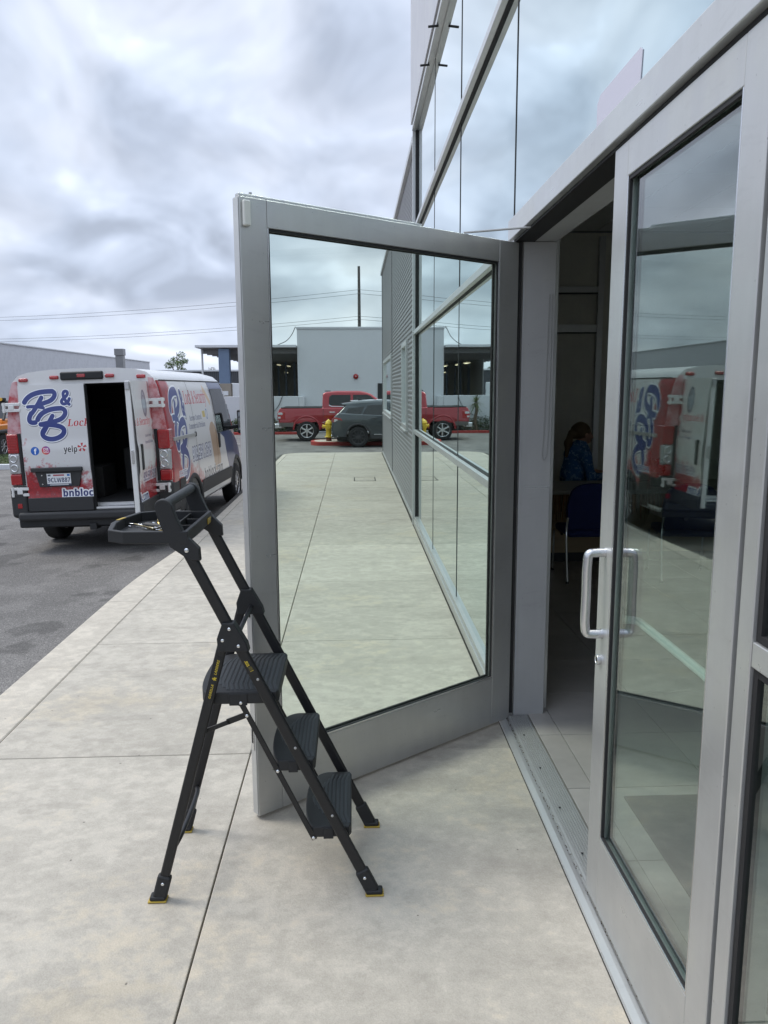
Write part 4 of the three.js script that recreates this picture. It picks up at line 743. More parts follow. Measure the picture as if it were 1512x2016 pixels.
    part('slide_rail', metric(rbox(Math.min(s * (hwAt(1.36, 1) + 0.004), s * (hwAt(1.36, 1) + 0.024)), Math.max(s * (hwAt(1.36, 1) + 0.004), s * (hwAt(1.36, 1) + 0.024)), 1.335, 1.38, -1.25, -0.17, 0.004)), M.thresh, van);
    part('rail_end', rbox(Math.min(s * (hwAt(1.36, 1) + 0.004), s * (hwAt(1.36, 1) + 0.028)), Math.max(s * (hwAt(1.36, 1) + 0.004), s * (hwAt(1.36, 1) + 0.028)), 1.325, 1.39, -1.285, -1.252, 0.004), M.black, van);
    part('door_handle', rbox(s * 1.0 - 0.02, s * 1.0 + 0.03, 1.06, 1.30, -2.76, -2.66, 0.012), M.black, van);
    part('door_seam', [...[1.3, 2.55].map((l) => sheet(l, l + 0.008, 0.66, 2.09, 0.0062, 1, 20, s))], M.gasket, van);
    part('roof_gutter', [sheet(0.1, 3.45, 2.085, 2.10, 0.009, 20, 1, s)], M.gasket, van);
    const m = part('side_mirror', rbox(s * 1.22 - 0.09, s * 1.22 + 0.09, 1.22, 1.62, -3.80, -3.65, 0.03, 2), M.black, van);
    part('mirror_glass', box(s * 1.22 - 0.07, s * 1.22 + 0.07, 1.28, 1.58, -3.649, -3.645), phys(C(0.6, 0.62, 0.63), 0.03, { metalness: 1 }), m);
    part('mirror_arm', bar(V(s * 0.98, 1.32, -3.75), V(s * 1.15, 1.35, -3.73), 0.06, 0.08), M.black, m);
    wheel(van, s * 0.895, 0.345, -1.0, 0.345, 0.225, 0.205, 12, M.rimSilver); wheel(van, s * 0.895, 0.345, -4.0, 0.345, 0.225, 0.205, 12, M.rimSilver);
  }
  { // windscreen
    const pos = [], idx = []; const rows = [3.53, 3.65, 3.75, 3.9, 4.05, 4.17, 4.27];
    rows.forEach((l) => { const s = secAt(l), y = s[13][1], hw = s[9][0]; for (let i = 0; i <= 8; i++) { const x = mix(-hw, hw, i / 8); let yy = y; for (let k = 8; k < 13; k++) if (Math.abs(x) <= s[k][0] && Math.abs(x) >= s[k + 1][0]) yy = mix(s[k + 1][1], s[k][1], (Math.abs(x) - s[k + 1][0]) / (s[k][0] - s[k + 1][0])); pos.push(x, yy + 0.012, -l - 0.006); } });
    for (let j = 0; j < rows.length - 1; j++) for (let i = 0; i < 8; i++) { const a = j * 9 + i; idx.push(a, a + 1, a + 9, a + 1, a + 10, a + 9); }
    const g = new THREE.BufferGeometry(); g.setAttribute('position', new THREE.Float32BufferAttribute(pos, 3)); g.setIndex(idx); g.computeVertexNormals(); part('windscreen', [g], M.darkGlass, van);
  }
}
// ------------------------------------------------------------------ cars seen side-on: +x forward, flank towards +z
function extrudeSide(shape, halfW, bevel, tumble) {     // shape in (x,y); widen along z; tumble(y) pulls the flanks in
  const g = new THREE.ExtrudeGeometry(shape, { depth: 2 * (halfW - bevel), bevelEnabled: true, bevelSize: bevel, bevelThickness: bevel, bevelOffset: -bevel, bevelSegments: 4, curveSegments: 18, steps: 1 }).translate(0, 0, -(halfW - bevel));
  const p = g.attributes.position; for (let i = 0; i < p.count; i++) p.setZ(i, p.getZ(i) * tumble(p.getY(i), p.getX(i)));
  g.computeVertexNormals(); return toCreasedNormals(prep(g), 0.7);
}
const P2 = (s, a) => a.forEach((q) => (q.length === 2 ? s.lineTo(...q) : s.quadraticCurveTo(...q)));
const sidePanel = (pts, z, t = 0.006) => plate(pts, t, 0.001).translate(0, 0, z);
// pickup
{
  const tr = thing('pickup_truck', 'dark red crew cab pickup truck with chrome wheels parked by white wall', 'pickup truck', [-2.97, -0.30, -31.3]);
  M.redPaint = phys(C(0.30, 0.008, 0.018), 0.22, { clearcoat: 1, clearcoatRoughness: 0.04, metalness: 0.3 });
  const hw = 1.0, r = 0.41, ax = 1.13, fx = 4.80;
  const s = new THREE.Shape(); s.moveTo(0.05, 0.60);
  P2(s, [[0.02, 1.12], [0.06, 1.28, 0.12, 1.30], [1.75, 1.30], [1.77, 1.31], [3.95, 1.30], [4.1, 1.27], [5.55, 1.18], [5.80, 1.12, 5.83, 0.95], [5.82, 0.55], [5.3, 0.52]]);
  s.absarc(fx, 0.46, 0.50, 0.0, Math.PI, false); P2(s, [[fx - 0.5, 0.50], [ax + 0.5, 0.50]]); s.absarc(ax, 0.46, 0.50, 0.0, Math.PI, false); P2(s, [[ax - 0.5, 0.56]]); s.closePath();
  part('body', extrudeSide(s, hw, 0.05, (y) => 1 - 0.03 * Math.max(0, (y - 0.9)) ** 2 * 3 - 0.02 * Math.max(0, 0.8 - y)), M.redPaint, tr);
  const c = new THREE.Shape(); c.moveTo(1.74, 1.26); P2(c, [[1.76, 1.80], [1.80, 1.90, 1.95, 1.92], [2.3, 1.955], [3.2, 1.95], [3.55, 1.90, 3.7, 1.80], [4.35, 1.33], [4.3, 1.25]]); c.closePath();
  part('cab', extrudeSide(c, hw * 0.97, 0.07, (y) => 1 - 0.24 * Math.max(0, y - 1.28)), M.redPaint, tr);
  part('bed_rail', [rbox(0.14, 1.72, 1.295, 1.33, -hw * 0.985, -hw * 0.93, 0.01), rbox(0.14, 1.72, 1.295, 1.33, hw * 0.93, hw * 0.985, 0.01)], M.black, tr);
  part('bed_cover', rbox(0.12, 1.72, 1.285, 1.312, -0.9, 0.9, 0.005), M.black, tr);
  for (const z of [-1, 1]) {
    const zz = (y) => hw * 0.97 * (1 - 0.24 * Math.max(0, y - 1.28)), tilt = (g, z0) => { const p = g.attributes.position; for (let i = 0; i < p.count; i++) p.setZ(i, z * (zz(p.getY(i)) + 0.004 + (p.getZ(i) > 0.003 ? 0.006 : -0.01))); g.computeVertexNormals(); return g; };
    part('rear_door_window', tilt(plate([[2.05, 1.40], [2.85, 1.36], [2.85, 1.80], [2.12, 1.80], [2.02, 1.72], [2.0, 1.46]], 0.006, 0)), M.darkGlass, tr);
    part('front_door_window', tilt(plate([[2.95, 1.36], [4.12, 1.36], [3.62, 1.76], [3.5, 1.80], [2.95, 1.80]], 0.006, 0)), M.darkGlass, tr);
    part('window_trim', tilt(plate([[2.0, 1.40], [2.1, 1.35], [2.9, 1.335], [2.9, 1.355], [2.12, 1.37], [2.02, 1.42]], 0.006, 0)), M.chrome, tr);
    const zp = z > 0 ? hw - 0.001 : -hw - 0.005;
    part('lower_band', sidePanel([[1.72, 0.56], [4.25, 0.56], [4.25, 0.72], [1.85, 0.72]], zp), std(C(0.12, 0.11, 0.10), 0.5, 0.3), tr);
    part('lower_band', sidePanel([[0.06, 0.58], [0.60, 0.58], [0.63, 0.74], [0.06, 0.74]], zp), std(C(0.12, 0.11, 0.10), 0.5, 0.3), tr);
    part('band_line', sidePanel([[1.75, 0.725], [2.0, 0.79], [4.25, 0.79], [4.25, 0.805], [1.98, 0.805], [1.72, 0.735]], zp), M.satin, tr);
    part('running_board', rbox(1.85, 4.2, 0.43, 0.49, z > 0 ? hw * 0.92 : -hw * 1.03, z > 0 ? hw * 1.03 : -hw * 0.92, 0.015), M.satin, tr);
    part('door_handle', rbox(2.02, 2.25, 1.115, 1.15, z > 0 ? hw - 0.01 : -hw - 0.025, z > 0 ? hw + 0.025 : -hw + 0.01, 0.01), M.satin, tr);
    part('door_seam', [sidePanel([[1.78, 0.6], [1.792, 0.6], [1.792, 1.27], [1.78, 1.27]], zp - 0.001), sidePanel([[2.9, 0.6], [2.91, 0.6], [2.91, 1.27], [2.9, 1.27]], zp - 0.001)], M.gasket, tr);
    const ring = new THREE.TorusGeometry(0.52, 0.035, 8, 36, Math.PI); part('fender_flare', [ring.clone().scale(1, 1, 0.7).translate(ax, 0.46, z * (hw - 0.012)), ring.clone().scale(1, 1, 0.7).translate(fx, 0.46, z * (hw - 0.012))], M.redPaint, tr);
    const tl = part('tail_lamp', rbox(0.0, 0.30, 0.86, 1.16, z > 0 ? hw - 0.10 : -hw - 0.004, z > 0 ? hw + 0.004 : -hw + 0.10, 0.02, 2), M.lampRed, tr);
    part('clear_lens', [rbox(0.02, 0.20, 1.04, 1.13, z > 0 ? hw : -hw - 0.008, z > 0 ? hw + 0.008 : -hw, 0.004), rbox(0.02, 0.12, 0.90, 0.97, z > 0 ? hw : -hw - 0.008, z > 0 ? hw + 0.008 : -hw, 0.004)], M.satin, tl);
    wheel(tr, ax, r, z * (hw - 0.14), r, 0.275, 0.265, 6, M.chrome, 'z'); wheel(tr, fx, r, z * (hw - 0.14), r, 0.275, 0.265, 6, M.chrome, 'z');
    const mm = part('side_mirror', rbox(3.85, 4.0, 1.36, 1.56, z > 0 ? 1.02 : -1.22, z > 0 ? 1.22 : -1.02, 0.03), M.black, tr);
  }
  part('rear_bumper', rbox(-0.12, 0.16, 0.52, 0.70, -0.98, 0.98, 0.03, 2), M.chrome, tr);
  part('exhaust_pipe', rod(V(0.42, 0.42, 0.7), V(0.75, 0.46, 0.7), 0.05), M.rimDark, tr);
  part('underbody', [rbox(0.3, 5.5, 0.38, 0.6, -0.75, 0.75, 0.05)], M.black, tr);
  part('roof_lamp', rbox(1.82, 2.05, 1.93, 1.965, -0.15, 0.15, 0.01), M.black, tr);
}
// compact suv
{
  const c = thing('parked_suv', 'dark grey compact suv parked in front of red pickup', 'suv', [-0.80, -0.30, -27.9]);
  M.greyPaint = phys(C(0.052, 0.064, 0.070), 0.25, { clearcoat: 1, clearcoatRoughness: 0.04, metalness: 0.4 });
  const hw = 0.93, r = 0.365, ax = 0.95, fx = 3.70;
  const s = new THREE.Shape(); s.moveTo(0.10, 0.34); P2(s, [[0.02, 0.50], [0.02, 0.85, 0.06, 1.0], [0.22, 1.17], [0.30, 1.22], [3.35, 1.08], [4.4, 0.95], [4.62, 0.85, 4.64, 0.6], [4.6, 0.36], [fx + 0.43, 0.33]]);
  s.absarc(fx, 0.37, 0.43, 0, Math.PI, false); P2(s, [[fx - 0.43, 0.30], [ax + 0.43, 0.30]]); s.absarc(ax, 0.37, 0.43, 0, Math.PI, false); P2(s, [[ax - 0.43, 0.34]]); s.closePath();
  part('body', extrudeSide(s, hw, 0.07, (y) => 1 - 0.10 * Math.max(0, y - 0.95) - 0.04 * Math.max(0, 0.5 - y)), M.greyPaint, c);
  const g = new THREE.Shape(); g.moveTo(0.22, 1.14); P2(g, [[0.50, 1.44], [0.38, 1.50], [0.42, 1.535], [0.9, 1.60], [1.6, 1.645], [2.3, 1.63, 2.75, 1.50], [3.5, 1.06], [3.4, 1.0]]); g.closePath();
  const tw = (y) => 1 - 0.36 * Math.max(0, y - 1.10);
  part('cabin', extrudeSide(g, hw * 0.975, 0.06, tw), M.greyPaint, c);
  for (const z of [-1, 1]) {
    const zz = (y) => hw * 0.975 * tw(y), tilt = (q) => { const p = q.attributes.position; for (let i = 0; i < p.count; i++) p.setZ(i, z * (zz(p.getY(i)) + 0.004 + (p.getZ(i) > 0.003 ? 0.006 : -0.01))); q.computeVertexNormals(); return q; };
    part('quarter_window', tilt(plate([[0.50, 1.18], [1.05, 1.16], [1.17, 1.42], [0.62, 1.36]], 0.006, 0)), M.darkGlass, c);
    part('rear_door_window', tilt(plate([[1.10, 1.155], [2.1, 1.12], [2.1, 1.50], [1.30, 1.46]], 0.006, 0)), M.darkGlass, c);
    part('front_door_window', tilt(plate([[2.16, 1.12], [3.12, 1.10], [2.75, 1.38], [2.5, 1.48], [2.16, 1.50]], 0.006, 0)), M.darkGlass, c);
    part('tail_lamp', plate([[0.05, 0.90], [0.10, 1.06], [0.34, 1.02], [0.42, 0.93], [0.36, 0.94], [0.30, 0.98], [0.12, 0.88]], 0.03, 0.004).translate(0, 0, z > 0 ? hw - 0.028 : -hw - 0.004), M.lampRed, c);
    part('lamp_glow_strip', plate([[0.10, 0.90], [0.13, 1.0], [0.24, 0.975], [0.24, 0.945], [0.14, 0.9]], 0.01, 0.001).translate(0, 0, z > 0 ? hw - 0.002 : -hw - 0.008), M.satin, c);
    part('sill_cladding', sidePanel([[ax + 0.42, 0.31], [fx - 0.42, 0.31], [fx - 0.42, 0.44], [ax + 0.44, 0.44]], z > 0 ? hw - 0.004 : -hw - 0.004, 0.008), M.trim, c);
    part('chrome_line', sidePanel([[ax + 0.55, 0.445], [fx - 0.5, 0.43], [fx - 0.5, 0.45], [ax + 0.55, 0.468]], z > 0 ? hw - 0.002 : -hw - 0.006, 0.008), M.satin, c);
    const ring = new THREE.TorusGeometry(0.445, 0.04, 8, 36, Math.PI); part('arch_trim', [ring.clone().scale(1, 1, 0.6).translate(ax, 0.37, z * (hw - 0.012)), ring.clone().scale(1, 1, 0.6).translate(fx, 0.37, z * (hw - 0.012))], M.trim, c);
    part('door_handle', rbox(1.42, 1.62, 0.99, 1.025, z > 0 ? hw - 0.03 : -hw - 0.012, z > 0 ? hw + 0.012 : -hw + 0.03, 0.008), M.trim, c);
    part('door_seam', [sidePanel([[1.15, 0.5], [1.16, 0.5], [1.16, 1.1], [1.15, 1.1]], z > 0 ? hw - 0.003 : -hw - 0.003), sidePanel([[2.13, 0.4], [2.14, 0.4], [2.14, 1.1], [2.13, 1.1]], z > 0 ? hw - 0.003 : -hw - 0.003)], M.gasket, c);
    part('roof_rail', bar(V(0.7, 1.60, z * 0.62), V(2.3, 1.655, z * 0.62), 0.03, 0.025), M.satin, c);
    part('side_mirror', rbox(2.95, 3.12, 1.08, 1.2, z > 0 ? 0.94 : -1.1, z > 0 ? 1.1 : -0.94, 0.03), M.black, c);
    wheel(c, ax, r, z * (hw - 0.13), r, 0.235, 0.25, 10, M.rimDark, 'z'); wheel(c, fx, r, z * (hw - 0.13), r, 0.235, 0.25, 10, M.rimDark, 'z');
  }
  part('rear_window', [bar(V(0.235, 1.17, 0), V(0.46, 1.41, 0), 1.3, 0.012, V(-1, 1, 0), 0.2)], M.darkGlass, c);
  part('rear_spoiler', rbox(0.34, 0.66, 1.505, 1.535, -0.66, 0.66, 0.012), M.greyPaint, c);
  part('rear_bumper', [rbox(0.02, 0.30, 0.36, 0.56, -0.82, 0.82, 0.04, 2)], M.trim, c);
  part('skid_trim', [bar(V(0.06, 0.56, 0.90), V(0.24, 0.38, 0.90), 0.05, 0.05), bar(V(0.06, 0.56, -0.90), V(0.24, 0.38, -0.90), 0.05, 0.05), rbox(-0.005, 0.05, 0.38, 0.43, -0.85, 0.85, 0.015)], M.satin, c);
  part('roof_fin', plate([[0.95, 1.60], [1.15, 1.62], [0.97, 1.68]], 0.03, 0.004).translate(0, 0, -0.015), M.black, c);
  part('underbody', rbox(0.2, 4.4, 0.22, 0.4, -0.7, 0.7, 0.04), M.black, c);
}
// orange off-roader facing the camera, beyond the van
{
  const o = thing('off_road_truck', 'orange off road truck with amber roof lamps beside the van', 'truck', [-11.25, -0.30, -22.6]);
  M.orange = phys(C(0.62, 0.20, 0.015), 0.3, { clearcoat: 0.8 });
  part('body', [rbox(-0.88, 0.88, 0.62, 1.06, -4.2, 0.0, 0.06, 3), rbox(-0.80, 0.80, 1.04, 1.20, -4.2, -1.0, 0.05, 3)], M.orange, o);
  part('bonnet', [rbox(-0.74, 0.74, 1.03, 1.13, -1.2, -0.02, 0.05, 3)], M.orange, o);
  part('cab_roof', rbox(-0.76, 0.76, 1.62, 1.72, -3.4, -1.45, 0.05, 3), M.black, o);
  part('windscreen', bar(V(0, 1.16, -1.02), V(0, 1.64, -1.42), 1.42, 0.02, V(0, 1, 1), 0.2), M.darkGlass, o);
  for (const s of [-1, 1]) { part('roof_pillar', [bar(V(s * 0.76, 1.15, -1.0), V(s * 0.74, 1.66, -1.42), 0.07, 0.07), rbox(s * 0.75 - 0.03, s * 0.75 + 0.03, 1.16, 1.64, -3.4, -3.3, 0.01)], M.black, o); part('side_glass', box(s * 0.75 - 0.006, s * 0.75 + 0.006, 1.18, 1.63, -3.28, -1.5), M.darkGlass, o); }
  part('light_bar', rbox(-0.66, 0.66, 1.722, 1.82, -1.55, -1.42, 0.02), M.black, o);
  for (let k = 0; k < 6; k++) part('roof_lamp', new THREE.CylinderGeometry(0.052, 0.052, 0.03, 16).rotateX(Math.PI / 2).translate(-0.55 + k * 0.22, 1.77, -1.405), std(C(0.62, 0.42, 0.06), 0.35), o);
  part('grille', rbox(-0.62, 0.62, 0.72, 0.98, -0.02, 0.03, 0.02), M.black, o);
  for (const s of [-1, 1]) { part('headlight', new THREE.CylinderGeometry(0.09, 0.09, 0.04, 20).rotateX(Math.PI / 2).translate(s * 0.5, 0.86, 0.035), M.satin, o); part('fender', rbox(s * 0.86 - 0.12, s * 0.86 + 0.12, 0.78, 0.90, -1.15, -0.08, 0.05, 2), M.black, o); }
  part('front_bumper', rbox(-0.92, 0.92, 0.48, 0.66, -0.1, 0.16, 0.04, 2), M.black, o);
  for (const s of [-1, 1]) for (const z of [-0.6, -3.4]) wheel(o, s * 0.78, 0.40, z, 0.40, 0.28, 0.21, 8, M.rimSilver);
}
// hydrant on its painted island
{
  const isl = structure('kerb_island'), zc = -28.7;
  M.redKerb = std(C(0.34, 0.035, 0.03), 0.8, 0, { map: dustMap });
  const s = new THREE.Shape(); s.moveTo(2.6, 0.75); s.lineTo(-1.15, 0.75); s.quadraticCurveTo(-1.55, 0.75, -1.6, 0.2); s.quadraticCurveTo(-1.6, -0.75, -1.1, -0.75); s.lineTo(2.6, -0.75); s.closePath();
  part('island_edge', new THREE.ExtrudeGeometry(s, { depth: 0.13, bevelEnabled: true, bevelSize: 0.012, bevelThickness: 0.012, bevelSegments: 2, curveSegments: 12 }).rotateX(-Math.PI / 2).translate(0, -0.31, zc), M.redKerb, isl);
  const s2 = s.clone(); part('island_top', metric(new THREE.ExtrudeGeometry(s2, { depth: 0.02, bevelEnabled: false, curveSegments: 12 }).scale(0.93, 0.85, 1).rotateX(-Math.PI / 2).translate(0, -0.186, zc)), M.concrete, isl);
  const h = thing('fire_hydrant', 'yellow fire hydrant on red painted kerb island', 'hydrant', [-0.93, -0.165, -28.55]);
  M.hyd = phys(C(0.62, 0.43, 0.01), 0.45, { clearcoat: 0.3 });
  const lat = (a, n = 20) => new THREE.LatheGeometry(a.map(([x, y]) => new THREE.Vector2(x, y)), n);
  part('base_pipe', lat([[0, 0], [0.10, 0], [0.10, 0.13], [0, 0.13]]), std(C(0.16, 0.05, 0.025), 0.8), h);
  part('barrel', lat([[0, 0.13], [0.15, 0.13], [0.15, 0.165], [0.105, 0.18], [0.098, 0.42], [0.125, 0.45], [0.13, 0.60], [0.12, 0.62], [0, 0.62]]), M.hyd, h);
  part('bonnet', lat([[0, 0.61], [0.135, 0.61], [0.135, 0.64], [0.115, 0.66], [0.095, 0.73], [0.05, 0.765], [0.03, 0.77], [0.03, 0.80], [0, 0.80]]), M.hyd, h);
  for (const [a, r] of [[0, 0.055], [Math.PI, 0.055], [-Math.PI / 2, 0.075]]) { const o = part('outlet', [new THREE.CylinderGeometry(r, r, 0.10, 16).rotateZ(Math.PI / 2).translate(0.15, 0.53, 0).rotateY(a)], M.hyd, h); part('outlet_cap', [new THREE.CylinderGeometry(r + 0.014, r + 0.014, 0.04, 16).rotateZ(Math.PI / 2).translate(0.205, 0.53, 0).rotateY(a), new THREE.CylinderGeometry(0.016, 0.016, 0.03, 6).rotateZ(Math.PI / 2).translate(0.238, 0.53, 0).rotateY(a)], M.hyd, o); }
  for (let k = 0; k < 8; k++) part('bolt', new THREE.CylinderGeometry(0.01, 0.01, 0.02, 6).translate(0.135 * Math.cos(k * 0.785), 0.17, 0.135 * Math.sin(k * 0.785)), M.hyd, h);
}
// ------------------------------------------------------------------ service building across the drive
{
  const b = thing('service_building', 'white stucco service building with dark open bay and thin flat roof', 'building'), z = -37;
  const bk = (pts) => pts.map((g) => metric(g));
  part('wall', metric(box(-2.62, 9, -0.3, 4.50, z - 6, z)), M.stucco, b);
  part('parapet_cap', metric(rbox(-2.66, 9.05, 4.505, 4.60, z - 6, z + 0.04, 0.01)), M.stucco, b);
  M.steelBlue = std(C(0.14, 0.20, 0.30), 0.6, 0, { map: dustMap });
  part('bay_roof', metric(rbox(-7.25, -2.63, 3.62, 3.74, z - 17, z + 0.4, 0.02)), M.corr, b);
  part('roof_fascia', metric(rbox(-7.3, -2.64, 3.64, 3.76, z + 0.402, z + 0.45, 0.01)), M.stucco, b);
  part('bay_back_wall', box(-6.1, -2.63, -0.3, 3.6, z - 17.2, z - 17), M.stucco, b); part('bay_side_wall', box(-2.63, -2.622, -0.3, 3.61, z - 17, z - 0.4), M.stucco, b);
  part('bay_floor', box(-9, -2.63, -0.31, -0.27, z - 17, z - 0.5), M.asphalt, b);
  for (let k = 0; k < 12; k++) part('roof_joist', box(-7.2, -2.64, 3.40, 3.61, z - 0.6 - k * 1.4 - 0.08, z - 0.6 - k * 1.4), M.corr, b);
  part('bay_partition', box(-6.15, -6.1, -0.3, 3.6, z - 17, z - 9), M.stucco, b);
  for (const [x, dz] of [[-3.2, 12], [-3.7, 12.4], [-4.2, 12], [-4.7, 12.4], [-5.2, 12], [-5.7, 12]]) part('bay_post', box(x - 0.06, x + 0.06, -0.3, 3.4, z - dz - 0.1, z - dz), M.steelBlue, b);
  const bp = part('bay_column', metric(rbox(-6.26, -5.76, -0.3, 3.60, z - 0.1, z + 0.3, 0.02)), M.steelBlue, b);
  part('column_foot', metric(rbox(-6.30, -5.72, -0.3, 2.0, z - 0.14, z + 0.34, 0.01)), std(C(0.28, 0.25, 0.21), 0.8, 0, { map: dustMap }), bp);
  part('column_sign', rbox(-6.1, -5.85, 1.45, 1.65, z + 0.345, z + 0.36, 0.004), M.stucco, bp);
  for (const x of [-7.1, -6.6]) part('canopy_post', rod(V(x, -0.3, z - 0.2 - (x > -7 ? 5 : 0)), V(x, 3.62, z - 0.2 - (x > -7 ? 5 : 0)), 0.05), M.stucco, b);
  part('garden_wall', metric(rbox(-13.0, -2.55, -0.3, 1.40, z + 0.5, z + 0.7, 0.02)), M.stucco, b);
  part('wall_buttress', metric(rbox(-2.545, -2.3, -0.3, 1.38, z + 0.02, z + 0.7, 0.02)), M.stucco, b);
  part('service_door', box(1.15, 1.75, -0.29, 1.98, z + 0.001, z + 0.03), M.black, b);
  const lit = new THREE.MeshStandardMaterial({ color: 0x111111, emissive: C(1, 0.86, 0.62), emissiveIntensity: 0.4 });
  for (const [x, y, dz] of [[-4.55, 3.05, 5], [-4.2, 3.05, 7.5], [-3.85, 3.05, 10], [-4.35, 2.75, 14]]) {
    const l = part('bay_lamp', rbox(x - 0.07, x + 0.07, y, y + 0.05, z - dz - 0.6, z - dz + 0.6, 0.01), lit, b);
    const p = new THREE.RectAreaLight(C(1, 0.86, 0.62), 1.5, 0.14, 1.2); p.name = 'bay_lamp_light'; p.position.set(x, y - 0.01, z - dz); p.rotation.x = -Math.PI / 2; b.add(p);
  }
  part('loose_cable', [tube([V(-3.5, 3.76, z + 0.3), V(-3.1, 3.95, z + 0.2), V(-2.85, 4.25, z + 0.05), V(-2.68, 4.60, z + 0.02)], 0.018, 24, 6), tube([V(-3.3, 1.41, z + 0.72), V(-3.5, 0.95, z + 0.74), V(-3.9, 0.55, z + 0.74), V(-4.6, 0.30, z + 0.74)], 0.014, 24, 6)], M.black, b);
  const bell = thing('fire_bell', 'round red fire alarm bell on white stucco wall', 'alarm bell', [0.12, 2.30, z + 0.02]);
  part('gong', new THREE.LatheGeometry([[0, 0.09], [0.06, 0.085], [0.115, 0.06], [0.125, 0.0], [0, 0]].map(([a, c]) => new THREE.Vector2(a, c)), 28).rotateX(Math.PI / 2), phys(C(0.30, 0.012, 0.015), 0.35), bell);
  part('hub', new THREE.SphereGeometry(0.025, 12, 8).translate(0, 0, 0.095), M.satin, bell);
}
// ------------------------------------------------------------------ planting
M.leaf = [C(0.065, 0.10, 0.03), C(0.09, 0.14, 0.04), C(0.04, 0.065, 0.024), C(0.11, 0.10, 0.045)].map((c) => phys(c, 0.85, { transmission: 0.25, thickness: 0, side: THREE.DoubleSide }));
function leafCloud(n, at, size, asp = 0.6) {
  const pos = [], nor = [], q = new THREE.Quaternion(), e = new THREE.Euler(), v = V(0, 0, 0), nn = V(0, 0, 1);
  for (let k = 0; k < n; k++) {
    const p = at(), s = size * rr(0.6, 1.4); e.set(rr(-3, 3), rr(-3, 3), rr(-3, 3)); q.setFromEuler(e); nn.set(0, 0, 1).applyQuaternion(q);
    for (const [x, y] of [[0, -1], [asp, 0], [0, 1], [0, -1], [0, 1], [-asp, 0]]) { v.set(x * s, y * s, x ? 0.15 * s : 0).applyQuaternion(q).add(p); pos.push(v.x, v.y, v.z); nor.push(nn.x, nn.y, nn.z); }
  }
  const g = new THREE.BufferGeometry(); g.setAttribute('position', new THREE.Float32BufferAttribute(pos, 3)); g.setAttribute('normal', new THREE.Float32BufferAttribute(nor, 3)); return prep(g);
}
const inBall = (c, r) => { for (;;) { const x = rr(-1, 1), y = rr(-1, 1), z = rr(-1, 1), l = x * x + y * y + z * z; if (l < 1 && l > 0.15) return V(c.x + x * r.x, c.y + y * r.y, c.z + z * r.z); } };
M.bark = std(C(0.10, 0.075, 0.05), 0.9);
function tree(pos, h, cr, label, mi) {
  const t = thing('tree', label, 'tree', pos, 'trees beyond the yard');
  part('trunk', [rod(V(0, 0, 0), V(0.1, h * 0.55, 0), h * 0.03, 10, h * 0.018), rod(V(0.08, h * 0.5, 0), V(cr * 0.5, h * 0.8, 0.2), h * 0.014, 8, h * 0.006), rod(V(0.08, h * 0.48, 0), V(-cr * 0.5, h * 0.78, -0.2), h * 0.014, 8, h * 0.006), rod(V(0.1, h * 0.54, 0), V(0.05, h * 0.95, 0.1), h * 0.014, 8, h * 0.005)], M.bark, t);
  const clumps = []; for (let k = 0; k < 16; k++) clumps.push([V(rr(-0.75, 0.75) * cr, h * rr(0.55, 0.93), rr(-0.6, 0.6) * cr), cr * rr(0.22, 0.42)]);
  part('crown', leafCloud(3400, () => { const [c, r] = clumps[Math.floor(rnd() * clumps.length)]; return inBall(c, V(r, r * 0.8, r)); }, cr * 0.045), M.leaf[mi], t);
}
tree([-20.5, -0.3, -92], 6.6, 1.7, 'bushy green tree rising above the van roof', 1);
tree([-17.6, -0.3, -96], 4.9, 1.2, 'small yellow green tree top behind dark shed', 3);
tree([-15.6, -0.3, -98], 4.8, 1.0, 'low green tree top behind dark shed beside blue column', 0);
